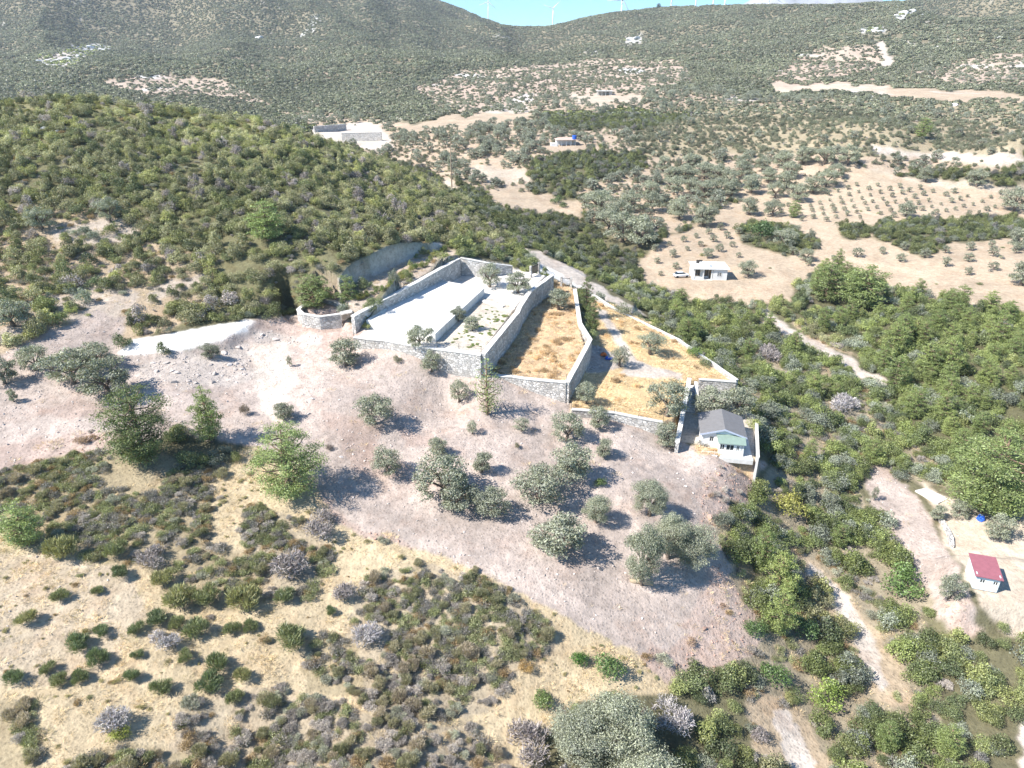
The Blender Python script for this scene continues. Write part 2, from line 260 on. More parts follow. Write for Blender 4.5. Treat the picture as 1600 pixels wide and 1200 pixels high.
ZP = [
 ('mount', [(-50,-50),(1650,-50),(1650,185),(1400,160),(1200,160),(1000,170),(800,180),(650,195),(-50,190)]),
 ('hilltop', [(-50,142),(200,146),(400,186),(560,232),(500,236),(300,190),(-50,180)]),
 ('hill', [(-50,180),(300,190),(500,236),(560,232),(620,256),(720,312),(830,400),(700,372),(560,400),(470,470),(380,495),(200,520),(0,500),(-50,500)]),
 ('mountr', [(150,128),(240,115),(330,122),(430,160),(330,150),(230,150)]),
 ('mountr', [(640,140),(720,110),(830,100),(960,90),(1060,95),(1080,130),(960,150),(830,160),(700,175)]),
 ('mountr', [(1230,95),(1300,70),(1370,68),(1390,100),(1300,125),(1200,118)]),
 ('mountr', [(1420,110),(1520,90),(1600,80),(1600,125),(1500,135)]),
 ('rockface', [(60,85),(150,68),(180,72),(130,92),(90,108),(60,100)]),
 ('rockface', [(1395,20),(1425,14),(1432,20),(1400,30)]),('rockface', [(975,58),(1003,55),(1000,66),(980,66)]),
 ('rockface', [(1340,45),(1375,42),(1380,52),(1345,54)]),
 ('grove2', [(440,170),(650,190),(820,160),(1000,140),(1200,150),(1400,160),(1600,160),(1600,260),(1200,280),(1000,270),(900,300),(760,300),(640,260),(520,215)]),
 ('groveg', [(600,200),(800,185),(840,195),(850,270),(700,290),(640,255)]),
 ('mead', [(1040,165),(1600,155),(1650,240),(1400,245),(1100,235)]),
 ('mead', [(1000,180),(1120,190),(1120,250),(980,240)]),
 ('maquis', [(820,250),(900,235),(1000,235),(1010,262),(970,300),(900,310),(830,300)]),
 ('maquis', [(840,180),(1000,170),(1100,180),(1000,200),(860,200)]),
 ('beige', [(610,192),(690,184),(800,172),(830,176),(830,188),(760,200),(640,206)]),
 ('pale', [(484,198),(596,192),(606,208),(618,232),(592,236),(484,206)]),
 ('sand', [(1205,125),(1290,132),(1380,135),(1385,150),(1290,142),(1210,140)]),
 ('beige', [(1380,135),(1600,146),(1600,156),(1385,152)]),('sand', [(885,145),(960,150),(1000,146),(1000,160),(900,165)]),
 ('pale', [(1365,66),(1378,64),(1392,100),(1384,104)]),
 ('beige', [(760,300),(790,296),(860,304),(925,318),(905,336),(840,332),(780,326)]),
 ('sand', [(670,283),(700,285),(720,296),(700,300)]),
 ('sand', [(740,255),(820,262),(840,285),(790,290),(730,270)]),
 ('groveg', [(900,300),(1000,262),(1200,268),(1340,258),(1360,262),(1230,285),(1150,310),(1090,345),(1040,370),(980,380),(930,345)]),
 ('sand', [(1350,262),(1420,275),(1600,292),(1650,300),(1650,345),(1440,340),(1400,300)]),
 ('beige', [(1000,400),(1040,372),(1100,345),(1160,305),(1230,285),(1350,262),(1450,290),(1650,300),(1650,520),(1540,480),(1400,455),(1330,430),(1265,430),(1235,470),(1160,480),(1085,470),(1020,455),(990,425)]),
 ('beigedk', [(1090,452),(1200,440),(1240,470),(1160,480),(1085,470)]),
 ('beigedk', [(1250,385),(1400,415),(1540,425),(1540,437),(1400,428),(1250,400)]),
 ('pale', [(1360,228),(1450,236),(1600,244),(1600,258),(1500,250),(1360,240)]),
 ('maquis', [(1150,350),(1190,342),(1225,352),(1290,372),(1270,392),(1230,405),(1160,380)]),
 ('maquis', [(1358,350),(1440,345),(1590,338),(1600,372),(1500,375),(1440,400),(1400,385),(1362,375)]),
 ('maquis', [(1310,352),(1352,348),(1355,372),(1315,375)]),
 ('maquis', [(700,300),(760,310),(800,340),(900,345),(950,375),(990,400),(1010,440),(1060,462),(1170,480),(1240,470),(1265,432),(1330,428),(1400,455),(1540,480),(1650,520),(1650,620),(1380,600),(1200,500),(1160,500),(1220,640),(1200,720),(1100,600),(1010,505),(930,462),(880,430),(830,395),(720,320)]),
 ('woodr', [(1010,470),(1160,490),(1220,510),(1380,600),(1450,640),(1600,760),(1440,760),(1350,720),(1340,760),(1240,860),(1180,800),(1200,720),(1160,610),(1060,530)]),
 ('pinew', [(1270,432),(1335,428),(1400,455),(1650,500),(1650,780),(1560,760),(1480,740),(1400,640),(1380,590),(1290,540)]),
 ('beige', [(1620,400),(1650,400),(1650,470),(1620,470)]),
 ('pale', [(1190,478),(1218,500),(1260,528),(1330,562),(1385,592),(1378,604),(1320,578),(1250,542),(1205,512)]),
 ('open', [(1230,495),(1290,520),(1340,560),(1260,530)]),
 ('woodr', [(1090,800),(1180,790),(1340,760),(1400,860),(1500,1000),(1650,1000),(1650,1260),(1250,1260),(1150,1200),(1040,1150),(1050,1070),(1180,1010),(1130,920)]),
 ('maquis', [(1440,960),(1520,985),(1600,1000),(1650,1260),(1500,1260)]),
 ('open', [(1230,850),(1280,880),(1350,960),(1420,1060),(1440,1110),(1380,1100),(1300,1010),(1240,930)]),
 ('pale', [(1258,880),(1285,892),(1330,945),(1372,1010),(1392,1070),(1375,1078),(1345,1020),(1300,950)]),
 ('open', [(1170,1080),(1240,1090),(1290,1180),(1330,1260),(1200,1260),(1180,1160)]),
 ('pale', [(1200,1110),(1225,1105),(1300,1250),(1250,1250)]),
 ('pale', [(1600,1120),(1650,1100),(1650,1260),(1590,1230)]),
 ('soil', [(1340,712),(1380,730),(1440,780),(1480,850),(1510,920),(1530,985),(1480,985),(1450,930),(1400,850),(1365,790)]),
 ('redsoil', [(1460,930),(1500,940),(1535,990),(1490,995)]),
 ('sand', [(1430,745),(1480,775),(1600,790),(1650,790),(1650,1010),(1580,990),(1540,960),(1510,900),(1480,850),(1465,800)]),
 ('open', [(-50,330),(60,320),(150,330),(240,345),(260,385),(330,395),(330,440),(260,450),(330,470),(300,500),(180,540),(60,560),(-50,560)]),
 ('opener', [(60,470),(150,440),(220,462),(180,500),(90,500),(0,540),(0,510)]),
 ('opener', [(80,350),(190,340),(230,375),(120,385),(90,375)]),
 ('opener', [(230,450),(310,425),(320,445),(240,470)]),
 ('soil', [(-50,575),(40,535),(90,512),(145,490),(195,490),(190,530),(200,560),(230,620),(190,690),(-50,760)]),
 ('soil', [(180,560),(260,552),(350,530),(400,497),(465,488),(540,500),(560,520),(750,560),(890,600),(1040,650),(1060,690),(1180,715),(1130,740),(1095,800),(1105,860),(1130,930),(1180,1000),(1130,1040),(1040,1065),(980,1010),(900,975),(800,920),(700,870),(600,848),(520,815),(495,750),(400,700),(300,680),(200,700),(150,640)]),
 ('soil2', [(60,640),(120,620),(170,640),(170,665),(80,675)]),('soil2', [(500,640),(700,690),(690,760),(560,740)]),
 ('soil2', [(-50,700),(80,680),(200,668),(200,700),(80,715),(-50,740)]),
 ('soil2', [(400,490),(560,510),(640,545),(560,550),(400,530)]),
 ('redsoil', [(1090,720),(1140,720),(1150,760),(1120,830),(1140,900),(1190,990),(1180,1020),(1050,1075),(1000,1040),(1010,1000),(1080,960),(1110,900),(1090,820)]),
 ('redsoil', [(1150,715),(1190,720),(1170,790),(1120,770)]),
 ('rubble', [(215,565),(300,548),(370,535),(395,540),(400,590),(350,605),(260,605),(215,590)]),
 ('rubble', [(385,520),(420,515),(500,522),(495,535),(400,540)]),
 ('white', [(178,550),(200,535),(290,518),(385,499),(408,503),(380,520),(330,535),(260,550),(190,560)]),
 ('pale', [(390,540),(450,530),(460,600),(430,660),(400,620)]),
 ('redsoil', [(498,760),(525,795),(600,832),(662,858),(655,880),(590,862),(500,825)]),
 ('redsoil', [(50,690),(140,672),(210,668),(205,700),(120,712),(40,735)]),
 ('soil3', [(600,650),(640,700),(760,700),(900,790),(880,830),(700,760),(590,700)]),
 ('soil3', [(770,645),(885,642),(1000,668),(1110,715),(1120,742),(1060,730),(920,690),(800,665)]),
 ('soil3', [(-50,690),(60,650),(180,655),(180,668),(70,675),(-50,715)]),
 ('soil3', [(520,780),(700,850),(900,940),(1080,985),(1040,1020),(900,960),(700,872),(560,820)]),
 ('dense_l', [(-50,745),(80,715),(200,700),(330,735),(390,780),(345,830),(330,870),(200,885),(90,860),(-50,810)]),
 ('steppe', [(330,735),(400,700),(495,750),(520,815),(600,848),(700,870),(800,920),(900,975),(980,1010),(1040,1065),(1050,1090),(900,1100),(830,1180),(830,1280),(-50,1280),(-50,810),(90,860),(200,885),(330,870)]),
 ('steppe2', [(-50,860),(110,870),(200,890),(230,960),(150,1060),(-50,1080)]),
 ('dense_l', [(170,830),(330,850),(420,900),(400,960),(260,940),(230,890)]),
 ('dense_g', [(375,790),(450,800),(500,830),(520,880),(480,940),(410,930),(380,860)]),
 ('dense_g', [(545,960),(570,900),(640,880),(745,900),(850,965),(870,1010),(790,1060),(760,1110),(640,1140),(560,1100),(520,1040)]),
 ('dense_l', [(470,990),(560,1000),(570,1090),(480,1080)]),
 ('dense_g', [(270,1110),(380,1070),(480,1090),(620,1130),(740,1140),(790,1200),(790,1280),(270,1280)]),
 ('dense_l', [(90,1200),(200,1160),(300,1180),(300,1280),(90,1280)]),('dense_l', [(-50,1080),(50,1100),(70,1170),(50,1280),(-50,1280)]),
 ('maquis', [(1040,1080),(1160,1040),(1180,1200),(1180,1280),(880,1280),(860,1170),(900,1100)]),
 ('litter', [(885,590),(912,545),(916,600),(890,640)]),
 ('pale', [(790,381),(835,388),(880,412),(925,442),(985,477),(1005,490),(980,490),(945,473),(900,448),(865,428),(825,402)]),
 ('cut', [(518,440),(560,415),(620,388),(680,376),(694,386),(640,406),(580,434),(528,462)]),
]
# terraces take their cover from their own outline
ZT = [('strip','opener'),('planter','soil2'),('pool','paving'),('rgrass','gold'),('grass','goldb'),('yard','gravel'),('houseyard','beige'),('ramp','white'),('saddle_pad','gravel')]
ZX = [('gravel', [(676,535,20),(752,553,20),(805,492,20),(790,478,20),(766,470,20),(752,468,20)]),
      ('pale', [(925,480,14.8),(945,484,14.6),(972,520,13.9),(990,560,13.1),(1020,572,12.7),(1065,580,12.1),(1070,592,12),(1000,588,12.7),(965,585,13),(975,565,13.3),(955,520,14)]),
      ('rubble', [(905,548,13.9),(920,535,14.2),(960,550,13.6),(975,568,13.2),(940,580,13.4),(915,585,13.4)]),
      ('pale', [(1160,650,8.9),(1178,650,8.9),(1180,713,8.9),(1165,713,8.9)]),
      ('goldb', [(1085,700,8.9),(1180,712,8.9),(1180,722,8.6),(1085,716,8.6)]),
      ('white', [(826,400,18.9),(862,408,18.6),(905,440,16.4),(895,448,16.6),(866,434,18),(840,425,19)])]
ZNAMES = list(ZN); ZI = {n: i for i, n in enumerate(ZNAMES)}
_mw, _mh = 850, 670
_mx, _my = np.meshgrid(np.arange(_mw)*2-50, np.arange(_mh)*2-50)
_wx = _mx + (fbm(_mx/26, _my/18, 21, 3)-.5)*26; _wy = _my + (fbm(_mx/26, _my/18, 22, 3)-.5)*17
ZMAP = np.full(_mx.shape, ZI['maquis'])
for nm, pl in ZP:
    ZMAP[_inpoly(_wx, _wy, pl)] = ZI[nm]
def zone_at(x, y, z):
    px, py, D = proj(x, y, z)
    ix = np.clip(((px+50)/2).astype(int), 0, _mw-1); iy = np.clip(((py+50)/2).astype(int), 0, _mh-1)
    zz = ZMAP[iy, ix]
    far = np.hypot(x, y)
    zz = np.where((far > 620) & (zz != ZI['mountr']) & (zz != ZI['rockface']) & (zz != ZI['sand']) & (zz != ZI['pale']), ZI['mount'], zz)
    zz = np.where((far < 250) & (x < 0) & (zz == ZI['mount']), ZI['hilltop'], zz)
    wx = x+(fbm(x/3, y/3, 41, 2)-.5)*1.4; wy = y+(fbm(x/3, y/3, 43, 2)-.5)*1.4
    for nm, zn in ZT:
        zz = np.where(_inpoly(x, y, TP[nm][1]), ZI[zn], zz)
    for zn, pl in ZX:
        zz = np.where(_inpoly(wx, wy, [tuple(P(*p)[:2]) for p in pl]), ZI[zn], zz)
    return zz

# ------------------------------------------------------------------ object helpers
def obj(name, me, mat=None, parent=None, loc=None):
    o = bpy.data.objects.new(name, me); COL.objects.link(o)
    if mat is not None and me is not None and not me.materials: me.materials.append(mat)
    if parent is not None: o.parent = parent
    if loc is not None: o.location = loc
    return o
def tag(o, label, cat=None, group=None, kind=None):
    if label: o['label'] = label
    if cat: o['category'] = cat
    if group: o['group'] = group
    if kind: o['kind'] = kind
    return o
def thing(name, label, cat, loc=(0, 0, 0), rz=0, group=None):
    o = bpy.data.objects.new(name, None); COL.objects.link(o); o.location = loc; o.rotation_euler = (0, 0, rz)
    o.empty_display_size = 0.5
    return tag(o, label, cat, group)
def mesh(name, v, f, smooth=False):
    me = bpy.data.meshes.new(name); me.from_pydata([tuple(a) for a in v], [], [tuple(a) for a in f]); me.update()
    if smooth: me.polygons.foreach_set('use_smooth', [True]*len(me.polygons))
    return me
def quads(name, V):
    """V: (n,4,3) loose quads"""
    n = len(V); me = bpy.data.meshes.new(name)
    me.vertices.add(n*4); me.vertices.foreach_set('co', V.reshape(-1).astype(np.float32))
    me.loops.add(n*4); me.loops.foreach_set('vertex_index', np.arange(n*4, dtype=np.int32))
    me.polygons.add(n); me.polygons.foreach_set('loop_start', np.arange(n, dtype=np.int32)*4)
    me.update(calc_edges=True); return me

# ------------------------------------------------------------------ materials
def newmat(name):
    m = bpy.data.materials.new(name); m.use_nodes = True; t = m.node_tree
    return m, t, t.nodes['Principled BSDF'], t.nodes['Material Output']
def N(t, ty, **kw):
    n = t.nodes.new(ty)
    for k, v in kw.items():
        if k.startswith('i_'): n.inputs[k[2:].replace('_', ' ')].default_value = v
        else: setattr(n, k, v)
    return n
def mixc(t, mode, a, b, fac):
    m = t.nodes.new('ShaderNodeMix'); m.data_type = 'RGBA'; m.blend_type = mode
    for s, v in ((0, fac), (6, a), (7, b)):
        if isinstance(v, bpy.types.NodeSocket): t.links.new(v, m.inputs[s])
        else: m.inputs[s].default_value = v if s == 0 else (*v, 1) if len(v) == 3 else v
    return m.outputs[2]
def mrange(t, src, a, b, c, d):
    m = t.nodes.new('ShaderNodeMapRange'); t.links.new(src, m.inputs[0])
    for i, v in enumerate((a, b, c, d)): m.inputs[i+1].default_value = v
    return m.outputs[0]
def noise(t, co, scale, detail=4, rough=.6, out=0):
    n = t.nodes.new('ShaderNodeTexNoise'); n.inputs['Scale'].default_value = scale; n.inputs['Detail'].default_value = detail; n.inputs['Roughness'].default_value = rough
    if co is not None: t.links.new(co, n.inputs['Vector'])
    return n.outputs[out]
def geo_pos(t): return t.nodes.new('ShaderNodeNewGeometry').outputs['Position']

def plain(name, col, rough=.7, noise_scale=3.0, amt=.18, bump=0.0, metal=0):
    m, t, b, o = newmat(name)
    co = t.nodes.new('ShaderNodeTexCoord').outputs['Object']
    f = mrange(t, noise(t, co, noise_scale, 5, .65), .3, .7, 1-amt, 1+amt)
    c = mixc(t, 'MULTIPLY', (*col, 1), (1, 1, 1, 1), 1.0)
    comb = t.nodes.new('ShaderNodeCombineColor')
    for i in range(3): t.links.new(f, comb.inputs[i])
    c = mixc(t, 'MULTIPLY', (*col, 1), comb.outputs[0], 1.0)
    t.links.new(c, b.inputs['Base Color']); b.inputs['Roughness'].default_value = rough; b.inputs['Metallic'].default_value = metal
    b.inputs['Specular IOR Level'].default_value = 0.3
    if bump:
        bp = t.nodes.new('ShaderNodeBump'); bp.inputs['Strength'].default_value = bump; bp.inputs['Distance'].default_value = .05
        t.links.new(noise(t, co, noise_scale*6, 4), bp.inputs['Height']); t.links.new(bp.outputs[0], b.inputs['Normal'])
    return m

def ground_mat():
    m, t, b, o = newmat('ground')
    pos = geo_pos(t)
    at = t.nodes.new('ShaderNodeAttribute'); at.attribute_name = 'cover'
    ru = t.nodes.new('ShaderNodeAttribute'); ru.attribute_name = 'rough'
    n1 = mrange(t, noise(t, pos, .11, 5, .6), .3, .7, .84, 1.14)
    n2 = mrange(t, noise(t, pos, 1.1, 6, .7), .3, .72, .74, 1.22)
    n3 = mrange(t, noise(t, pos, .013, 5, .6), .3, .7, .86, 1.1)
    mul = t.nodes.new('ShaderNodeMath'); mul.operation = 'MULTIPLY'; t.links.new(n1, mul.inputs[0]); t.links.new(n2, mul.inputs[1])
    mu2 = t.nodes.new('ShaderNodeMath'); mu2.operation = 'MULTIPLY'; t.links.new(mul.outputs[0], mu2.inputs[0]); t.links.new(n3, mu2.inputs[1])
    cb = t.nodes.new('ShaderNodeCombineColor')
    for i in range(3): t.links.new(mu2.outputs[0], cb.inputs[i])
    c = mixc(t, 'MULTIPLY', at.outputs['Color'], cb.outputs[0], 1.0)
    # pale dust and russet soil drifting over each other
    dn = mrange(t, noise(t, pos, .24, 6, .7), .5, .68, 0, .42)
    c = mixc(t, 'MIX', c, mixc(t, 'MULTIPLY', c, (.86, .70, .60, 1), 1.0), dn)
    dn2 = mrange(t, noise(t, pos, .5, 7, .72, 0), .54, .72, 0, .45)
    c = mixc(t, 'MIX', c, mixc(t, 'MULTIPLY', c, (1.25, 1.24, 1.22, 1), 1.0), dn2)
    # fine clods
    vo = t.nodes.new('ShaderNodeTexVoronoi'); vo.inputs['Scale'].default_value = 2.6; t.links.new(pos, vo.inputs['Vector'])
    cl = mrange(t, vo.outputs['Distance'], .05, .45, .74, 1.06)
    cb2 = t.nodes.new('ShaderNodeCombineColor')
    for i in range(3): t.links.new(cl, cb2.inputs[i])
    c = mixc(t, 'MULTIPLY', c, cb2.outputs[0], ru.outputs['Fac'])
    # wheel and blade marks, only on the bulldozed soil
    tr = t.nodes.new('ShaderNodeAttribute'); tr.attribute_name = 'track'
    wv = t.nodes.new('ShaderNodeTexWave'); wv.inputs['Scale'].default_value = 6.5; wv.inputs['Distortion'].default_value = 2.2
    wv.inputs['Detail'].default_value = 3; wv.bands_direction = 'X'
    cx = t.nodes.new('ShaderNodeCombineXYZ'); t.links.new(tr.outputs['Fac'], cx.inputs[0])
    mp = t.nodes.new('ShaderNodeVectorMath'); mp.operation = 'MULTIPLY_ADD'; t.links.new(pos, mp.inputs[0]); mp.inputs[1].default_value = (.004, .004, .004)
    t.links.new(cx.outputs[0], mp.inputs[2]); t.links.new(mp.outputs[0], wv.inputs['Vector'])
    tm = t.nodes.new('ShaderNodeAttribute'); tm.attribute_name = 'trackw'
    tf = mrange(t, noise(t, pos, .16, 3), .40, .58, 0, 1)
    tk = t.nodes.new('ShaderNodeMath'); tk.operation = 'MULTIPLY'; t.links.new(tf, tk.inputs[0]); t.links.new(tm.outputs['Fac'], tk.inputs[1])
    rt = t.nodes.new('ShaderNodeMath'); rt.operation = 'MULTIPLY'; t.links.new(wv.outputs['Fac'], rt.inputs[0]); t.links.new(tk.outputs[0], rt.inputs[1])
    wl = mrange(t, wv.outputs['Fac'], .2, .8, .82, 1.12); cb3 = t.nodes.new('ShaderNodeCombineColor')
    for i in range(3): t.links.new(wl, cb3.inputs[i])
    c = mixc(t, 'MULTIPLY', c, cb3.outputs[0], tk.outputs[0])
    t.links.new(c, b.inputs['Base Color']); b.inputs['Roughness'].default_value = .95; b.inputs['Specular IOR Level'].default_value = .1
    bp = t.nodes.new('ShaderNodeBump'); bp.inputs['Strength'].default_value = .55; bp.inputs['Distance'].default_value = .35
    hh = t.nodes.new('ShaderNodeMath'); hh.operation = 'ADD'; t.links.new(noise(t, pos, 1.6, 7, .72), hh.inputs[0]); t.links.new(mrange(t, vo.outputs['Distance'], 0, .5, .25, 0), hh.inputs[1])
    rh = t.nodes.new('ShaderNodeMath'); rh.operation = 'MULTIPLY_ADD'; t.links.new(rt.outputs[0], rh.inputs[0]); rh.inputs[1].default_value = .10; t.links.new(hh.outputs[0], rh.inputs[2])
    t.links.new(rh.outputs[0], bp.inputs['Height']); t.links.new(bp.outputs[0], b.inputs['Normal'])
    return m

def leaf_mat(name, trans=.28, spec=0.0):
    m, t, b, o = newmat(name); t.nodes.remove(b)
    at = t.nodes.new('ShaderNodeAttribute'); at.attribute_type = 'INSTANCER'; at.attribute_name = 'tint'
    lf = t.nodes.new('ShaderNodeAttribute'); lf.attribute_name = 'lf'
    f = mrange(t, lf.outputs['Fac'], 0, 1, .75, 2.15)
    cb = t.nodes.new('ShaderNodeCombineColor'); t.links.new(f, cb.inputs[0]); t.links.new(f, cb.inputs[1])
    t.links.new(mrange(t, lf.outputs['Fac'], 0, 1, .95, 2.1), cb.inputs[2])
    c = mixc(t, 'MULTIPLY', at.outputs['Color'], cb.outputs[0], 1.0)
    d = t.nodes.new('ShaderNodeBsdfDiffuse'); tr = t.nodes.new('ShaderNodeBsdfTranslucent'); ms = t.nodes.new('ShaderNodeMixShader')
    t.links.new(c, d.inputs[0]); t.links.new(mixc(t, 'MULTIPLY', c, (1.2, 1.25, .6, 1), 1.0), tr.inputs[0]); ms.inputs[0].default_value = trans
    t.links.new(d.outputs[0], ms.inputs[1]); t.links.new(tr.outputs[0], ms.inputs[2]); out = ms.outputs[0]
    if spec:
        g = t.nodes.new('ShaderNodeBsdfGlossy'); g.inputs['Roughness'].default_value = .5; m2 = t.nodes.new('ShaderNodeMixShader'); m2.inputs[0].default_value = spec
        t.links.new(out, m2.inputs[1]); t.links.new(g.outputs[0], m2.inputs[2]); out = m2.outputs[0]
    t.links.new(out, o.inputs[0]); return m
M_LEAF = leaf_mat('foliage', .22, .04)
M_DRY = leaf_mat('dry_twigs', .12)
M_BARK = plain('bark', (.16, .125, .10), .9, 4, .35, .5)
M_PBARK = plain('pine_bark', (.22, .15, .11), .9, 4, .35, .5)
def stone_like(name):
    m, t, b, o = newmat(name)
    at = t.nodes.new('ShaderNodeAttribute'); at.attribute_type = 'INSTANCER'; at.attribute_name = 'tint'
    pos = geo_pos(t); f = mrange(t, noise(t, pos, 3, 5, .7), .3, .7, .8, 1.2); cb = t.nodes.new('ShaderNodeCombineColor')
    for i in range(3): t.links.new(f, cb.inputs[i])
    t.links.new(mixc(t, 'MULTIPLY', at.outputs['Color'], cb.outputs[0], 1.0), b.inputs['Base Color']); b.inputs['Roughness'].default_value = .9
    b.inputs['Specular IOR Level'].default_value = .15
    return m
M_STONE = stone_like('loose_stone')

# ------------------------------------------------------------------ ground sheet
def build_ground():
    me = bpy.data.meshes.new('ground'); n = NA*NR
    co = np.stack([GX, GY, GZ], -1).astype(np.float32)
    me.vertices.add(n); me.vertices.foreach_set('co', co.reshape(-1))
    idx = np.arange(n, dtype=np.int32).reshape(NR, NA)
    q = np.stack([idx[:-1, :-1], idx[:-1, 1:], idx[1:, 1:], idx[1:, :-1]], -1).reshape(-1, 4)
    me.loops.add(len(q)*4); me.loops.foreach_set('vertex_index', q.reshape(-1))
    me.polygons.add(len(q)); me.polygons.foreach_set('loop_start', np.arange(len(q), dtype=np.int32)*4)
    me.polygons.foreach_set('use_smooth', np.ones(len(q), bool)); me.update(calc_edges=True)
    z = zone_at(GX.reshape(-1), GY.reshape(-1), GZ.reshape(-1))
    cols = np.array([ZN[k][0] for k in ZNAMES])[z].reshape(NR, NA, 3)
    # soften the seams between covers
    for _ in range(2):
        c2 = cols.copy(); c2[1:-1, 1:-1] = (cols[1:-1, 1:-1]*2+cols[:-2, 1:-1]+cols[2:, 1:-1]+cols[1:-1, :-2]+cols[1:-1, 2:])/6; cols = c2
    # red soil windows and pale rock on the mountains
    fr = np.clip((gR-380)/200, 0, 1)
    rd = np.clip((fbm(GX/70, GY/70, 61, 5)-.55)*9, 0, 1)*fr*np.clip(1-(S0-(-.02))/.06, 0.0, 1)
    rk = np.clip((fbm(GX/38, GY/60, 71, 5)-.70)*14, 0, 1)*fr
    cols = cols*(1-rd[..., None]*.7)+np.array([.44, .34, .27])*rd[..., None]*.7
    cols = cols*(1-rk[..., None]*.8)+np.array([.58, .58, .56])*rk[..., None]*.8
    ca = np.ones((n, 4), np.float32); ca[:, :3] = cols.reshape(-1, 3)
    a = me.attributes.new('cover', 'FLOAT_COLOR', 'POINT'); a.data.foreach_set('color', ca.reshape(-1))
    rg = np.isin(z, [ZI[k] for k in ('white', 'paving', 'beige', 'sand')]); rv = np.where(rg, .25, .9).astype(np.float32)
    a = me.attributes.new('rough', 'FLOAT', 'POINT'); a.data.foreach_set('value', rv)
    # blade tracks follow sweeping arcs across the cleared field
    tv = np.hypot(GX-8, (GY-165))*1.0 + 3*fbm(GX/25, GY/25, 91, 2)
    a = me.attributes.new('track', 'FLOAT', 'POINT'); a.data.foreach_set('value', tv.reshape(-1).astype(np.float32))
    tw = np.isin(z, [ZI[k] for k in ('soil', 'soil2', 'soil3', 'pale')]).astype(np.float32)
    a = me.attributes.new('trackw', 'FLOAT', 'POINT'); a.data.foreach_set('value', tw)
    o = obj('ground', me, ground_mat()); tag(o, None, kind='structure')
    return o
build_ground()
# ------------------------------------------------------------------ plants
RN = np.random.default_rng(7)
def _unit(v): return v/(np.linalg.norm(v, axis=-1, keepdims=True)+1e-9)
def leaf_cloud(rng, lobes, n, size, spread=.55, aspect=.6, shell=(.72, 1.04), up=0.0):
    """loose leaf clumps lying over a set of ellipsoid lobes (cx,cy,cz, rx,ry,rz)"""
    L = np.array(lobes, float); ar = L[:, 3]*L[:, 4]+L[:, 4]*L[:, 5]; k = rng.choice(len(L), n, p=ar/ar.sum())
    d = _unit(rng.normal(size=(n, 3))); d[:, 2] = np.where(d[:, 2] < -.35, -d[:, 2]*.6, d[:, 2]); d = _unit(d)
    # lumpy shell
    ph = rng.uniform(0, 6.28, (len(L), 3)); lump = 1+.13*np.sin(d[:, 0]*6+ph[k, 0])*np.sin(d[:, 1]*6+ph[k, 1])+.10*np.sin(d[:, 2]*8+ph[k, 2])
    rad = rng.uniform(*shell, n)*lump
    p = L[k, :3] + d*L[k, 3:]*rad[:, None]
    nrm = _unit(_unit(d/L[k, 3:]*L[k, 3:].mean(1, keepdims=True)) + rng.normal(size=(n, 3))*spread + np.array([0, 0, up]))
    a = _unit(np.cross(nrm, rng.normal(size=(n, 3)))); b = np.cross(nrm, a)
    s = size*rng.uniform(.55, 1.35, (n, 1)); a = a*s*.5; b = b*s*.5*aspect
    V = np.stack([p-a*.9-b*.3, p+a*.1-b, p+a, p-a*.2+b], 1)
    return V
def fol(name, V, lf=None):
    me = quads(name, V); n = len(V)
    v = (lf if lf is not None else RN.uniform(0, 1, n)).astype(np.float32)
    a = me.attributes.new('lf', 'FLOAT', 'FACE'); a.data.foreach_set('value', v); return me
def blades(rng, n, h, rad, width, flare=.8, base=.25, z0=0.0, stiff=1.0, segs=1):
    """upright twigs springing from a base"""
    a = rng.uniform(0, 6.283, n); r0 = rad*base*np.sqrt(rng.uniform(0, 1, n)); f = flare*rng.uniform(0, 1, n)**.7
    b = np.stack([np.cos(a)*r0, np.sin(a)*r0, np.full(n, z0)], -1)
    hh = h*rng.uniform(.55, 1.05, n)*(1-.25*f)
    tip = np.stack([np.cos(a)*(r0+rad*f), np.sin(a)*(r0+rad*f), hh], -1)+rng.normal(size=(n, 3))*.07*h
    st = rng.uniform(.15, .6, n)[:, None]; p0 = b*(1-st)+tip*st
    side = _unit(np.cross(tip-b, rng.normal(size=(n, 3))))*width*rng.uniform(.6, 1.3, (n, 1))
    return np.stack([p0-side*.5, p0+side*.5, tip+side*.35, tip-side*.35], 1)
def twigs(rng, lobes, n, ln, wd, up=.6, rnd=.6, shell=(.3, 1.12)):
    """fine twig ends filling a set of lobes, pointing outward and up"""
    L = np.array(lobes, float); k = rng.integers(0, len(L), n); d = _unit(rng.normal(size=(n, 3))); d[:, 2] = np.where(d[:, 2] < -.3, -d[:, 2], d[:, 2])
    p = L[k, :3]+d*L[k, 3:]*(rng.uniform(*shell, n)**.6)[:, None]; ax = _unit(d+np.array([0, 0, up])+rng.normal(size=(n, 3))*rnd)
    sd = _unit(np.cross(ax, rng.normal(size=(n, 3))))*wd*rng.uniform(.6, 1.4, (n, 1))*.5; ax = ax*ln*rng.uniform(.5, 1.4, (n, 1))*.5
    return np.stack([p-ax-sd*.6, p-ax+sd*.6, p+ax*.6+sd, p+ax], 1)
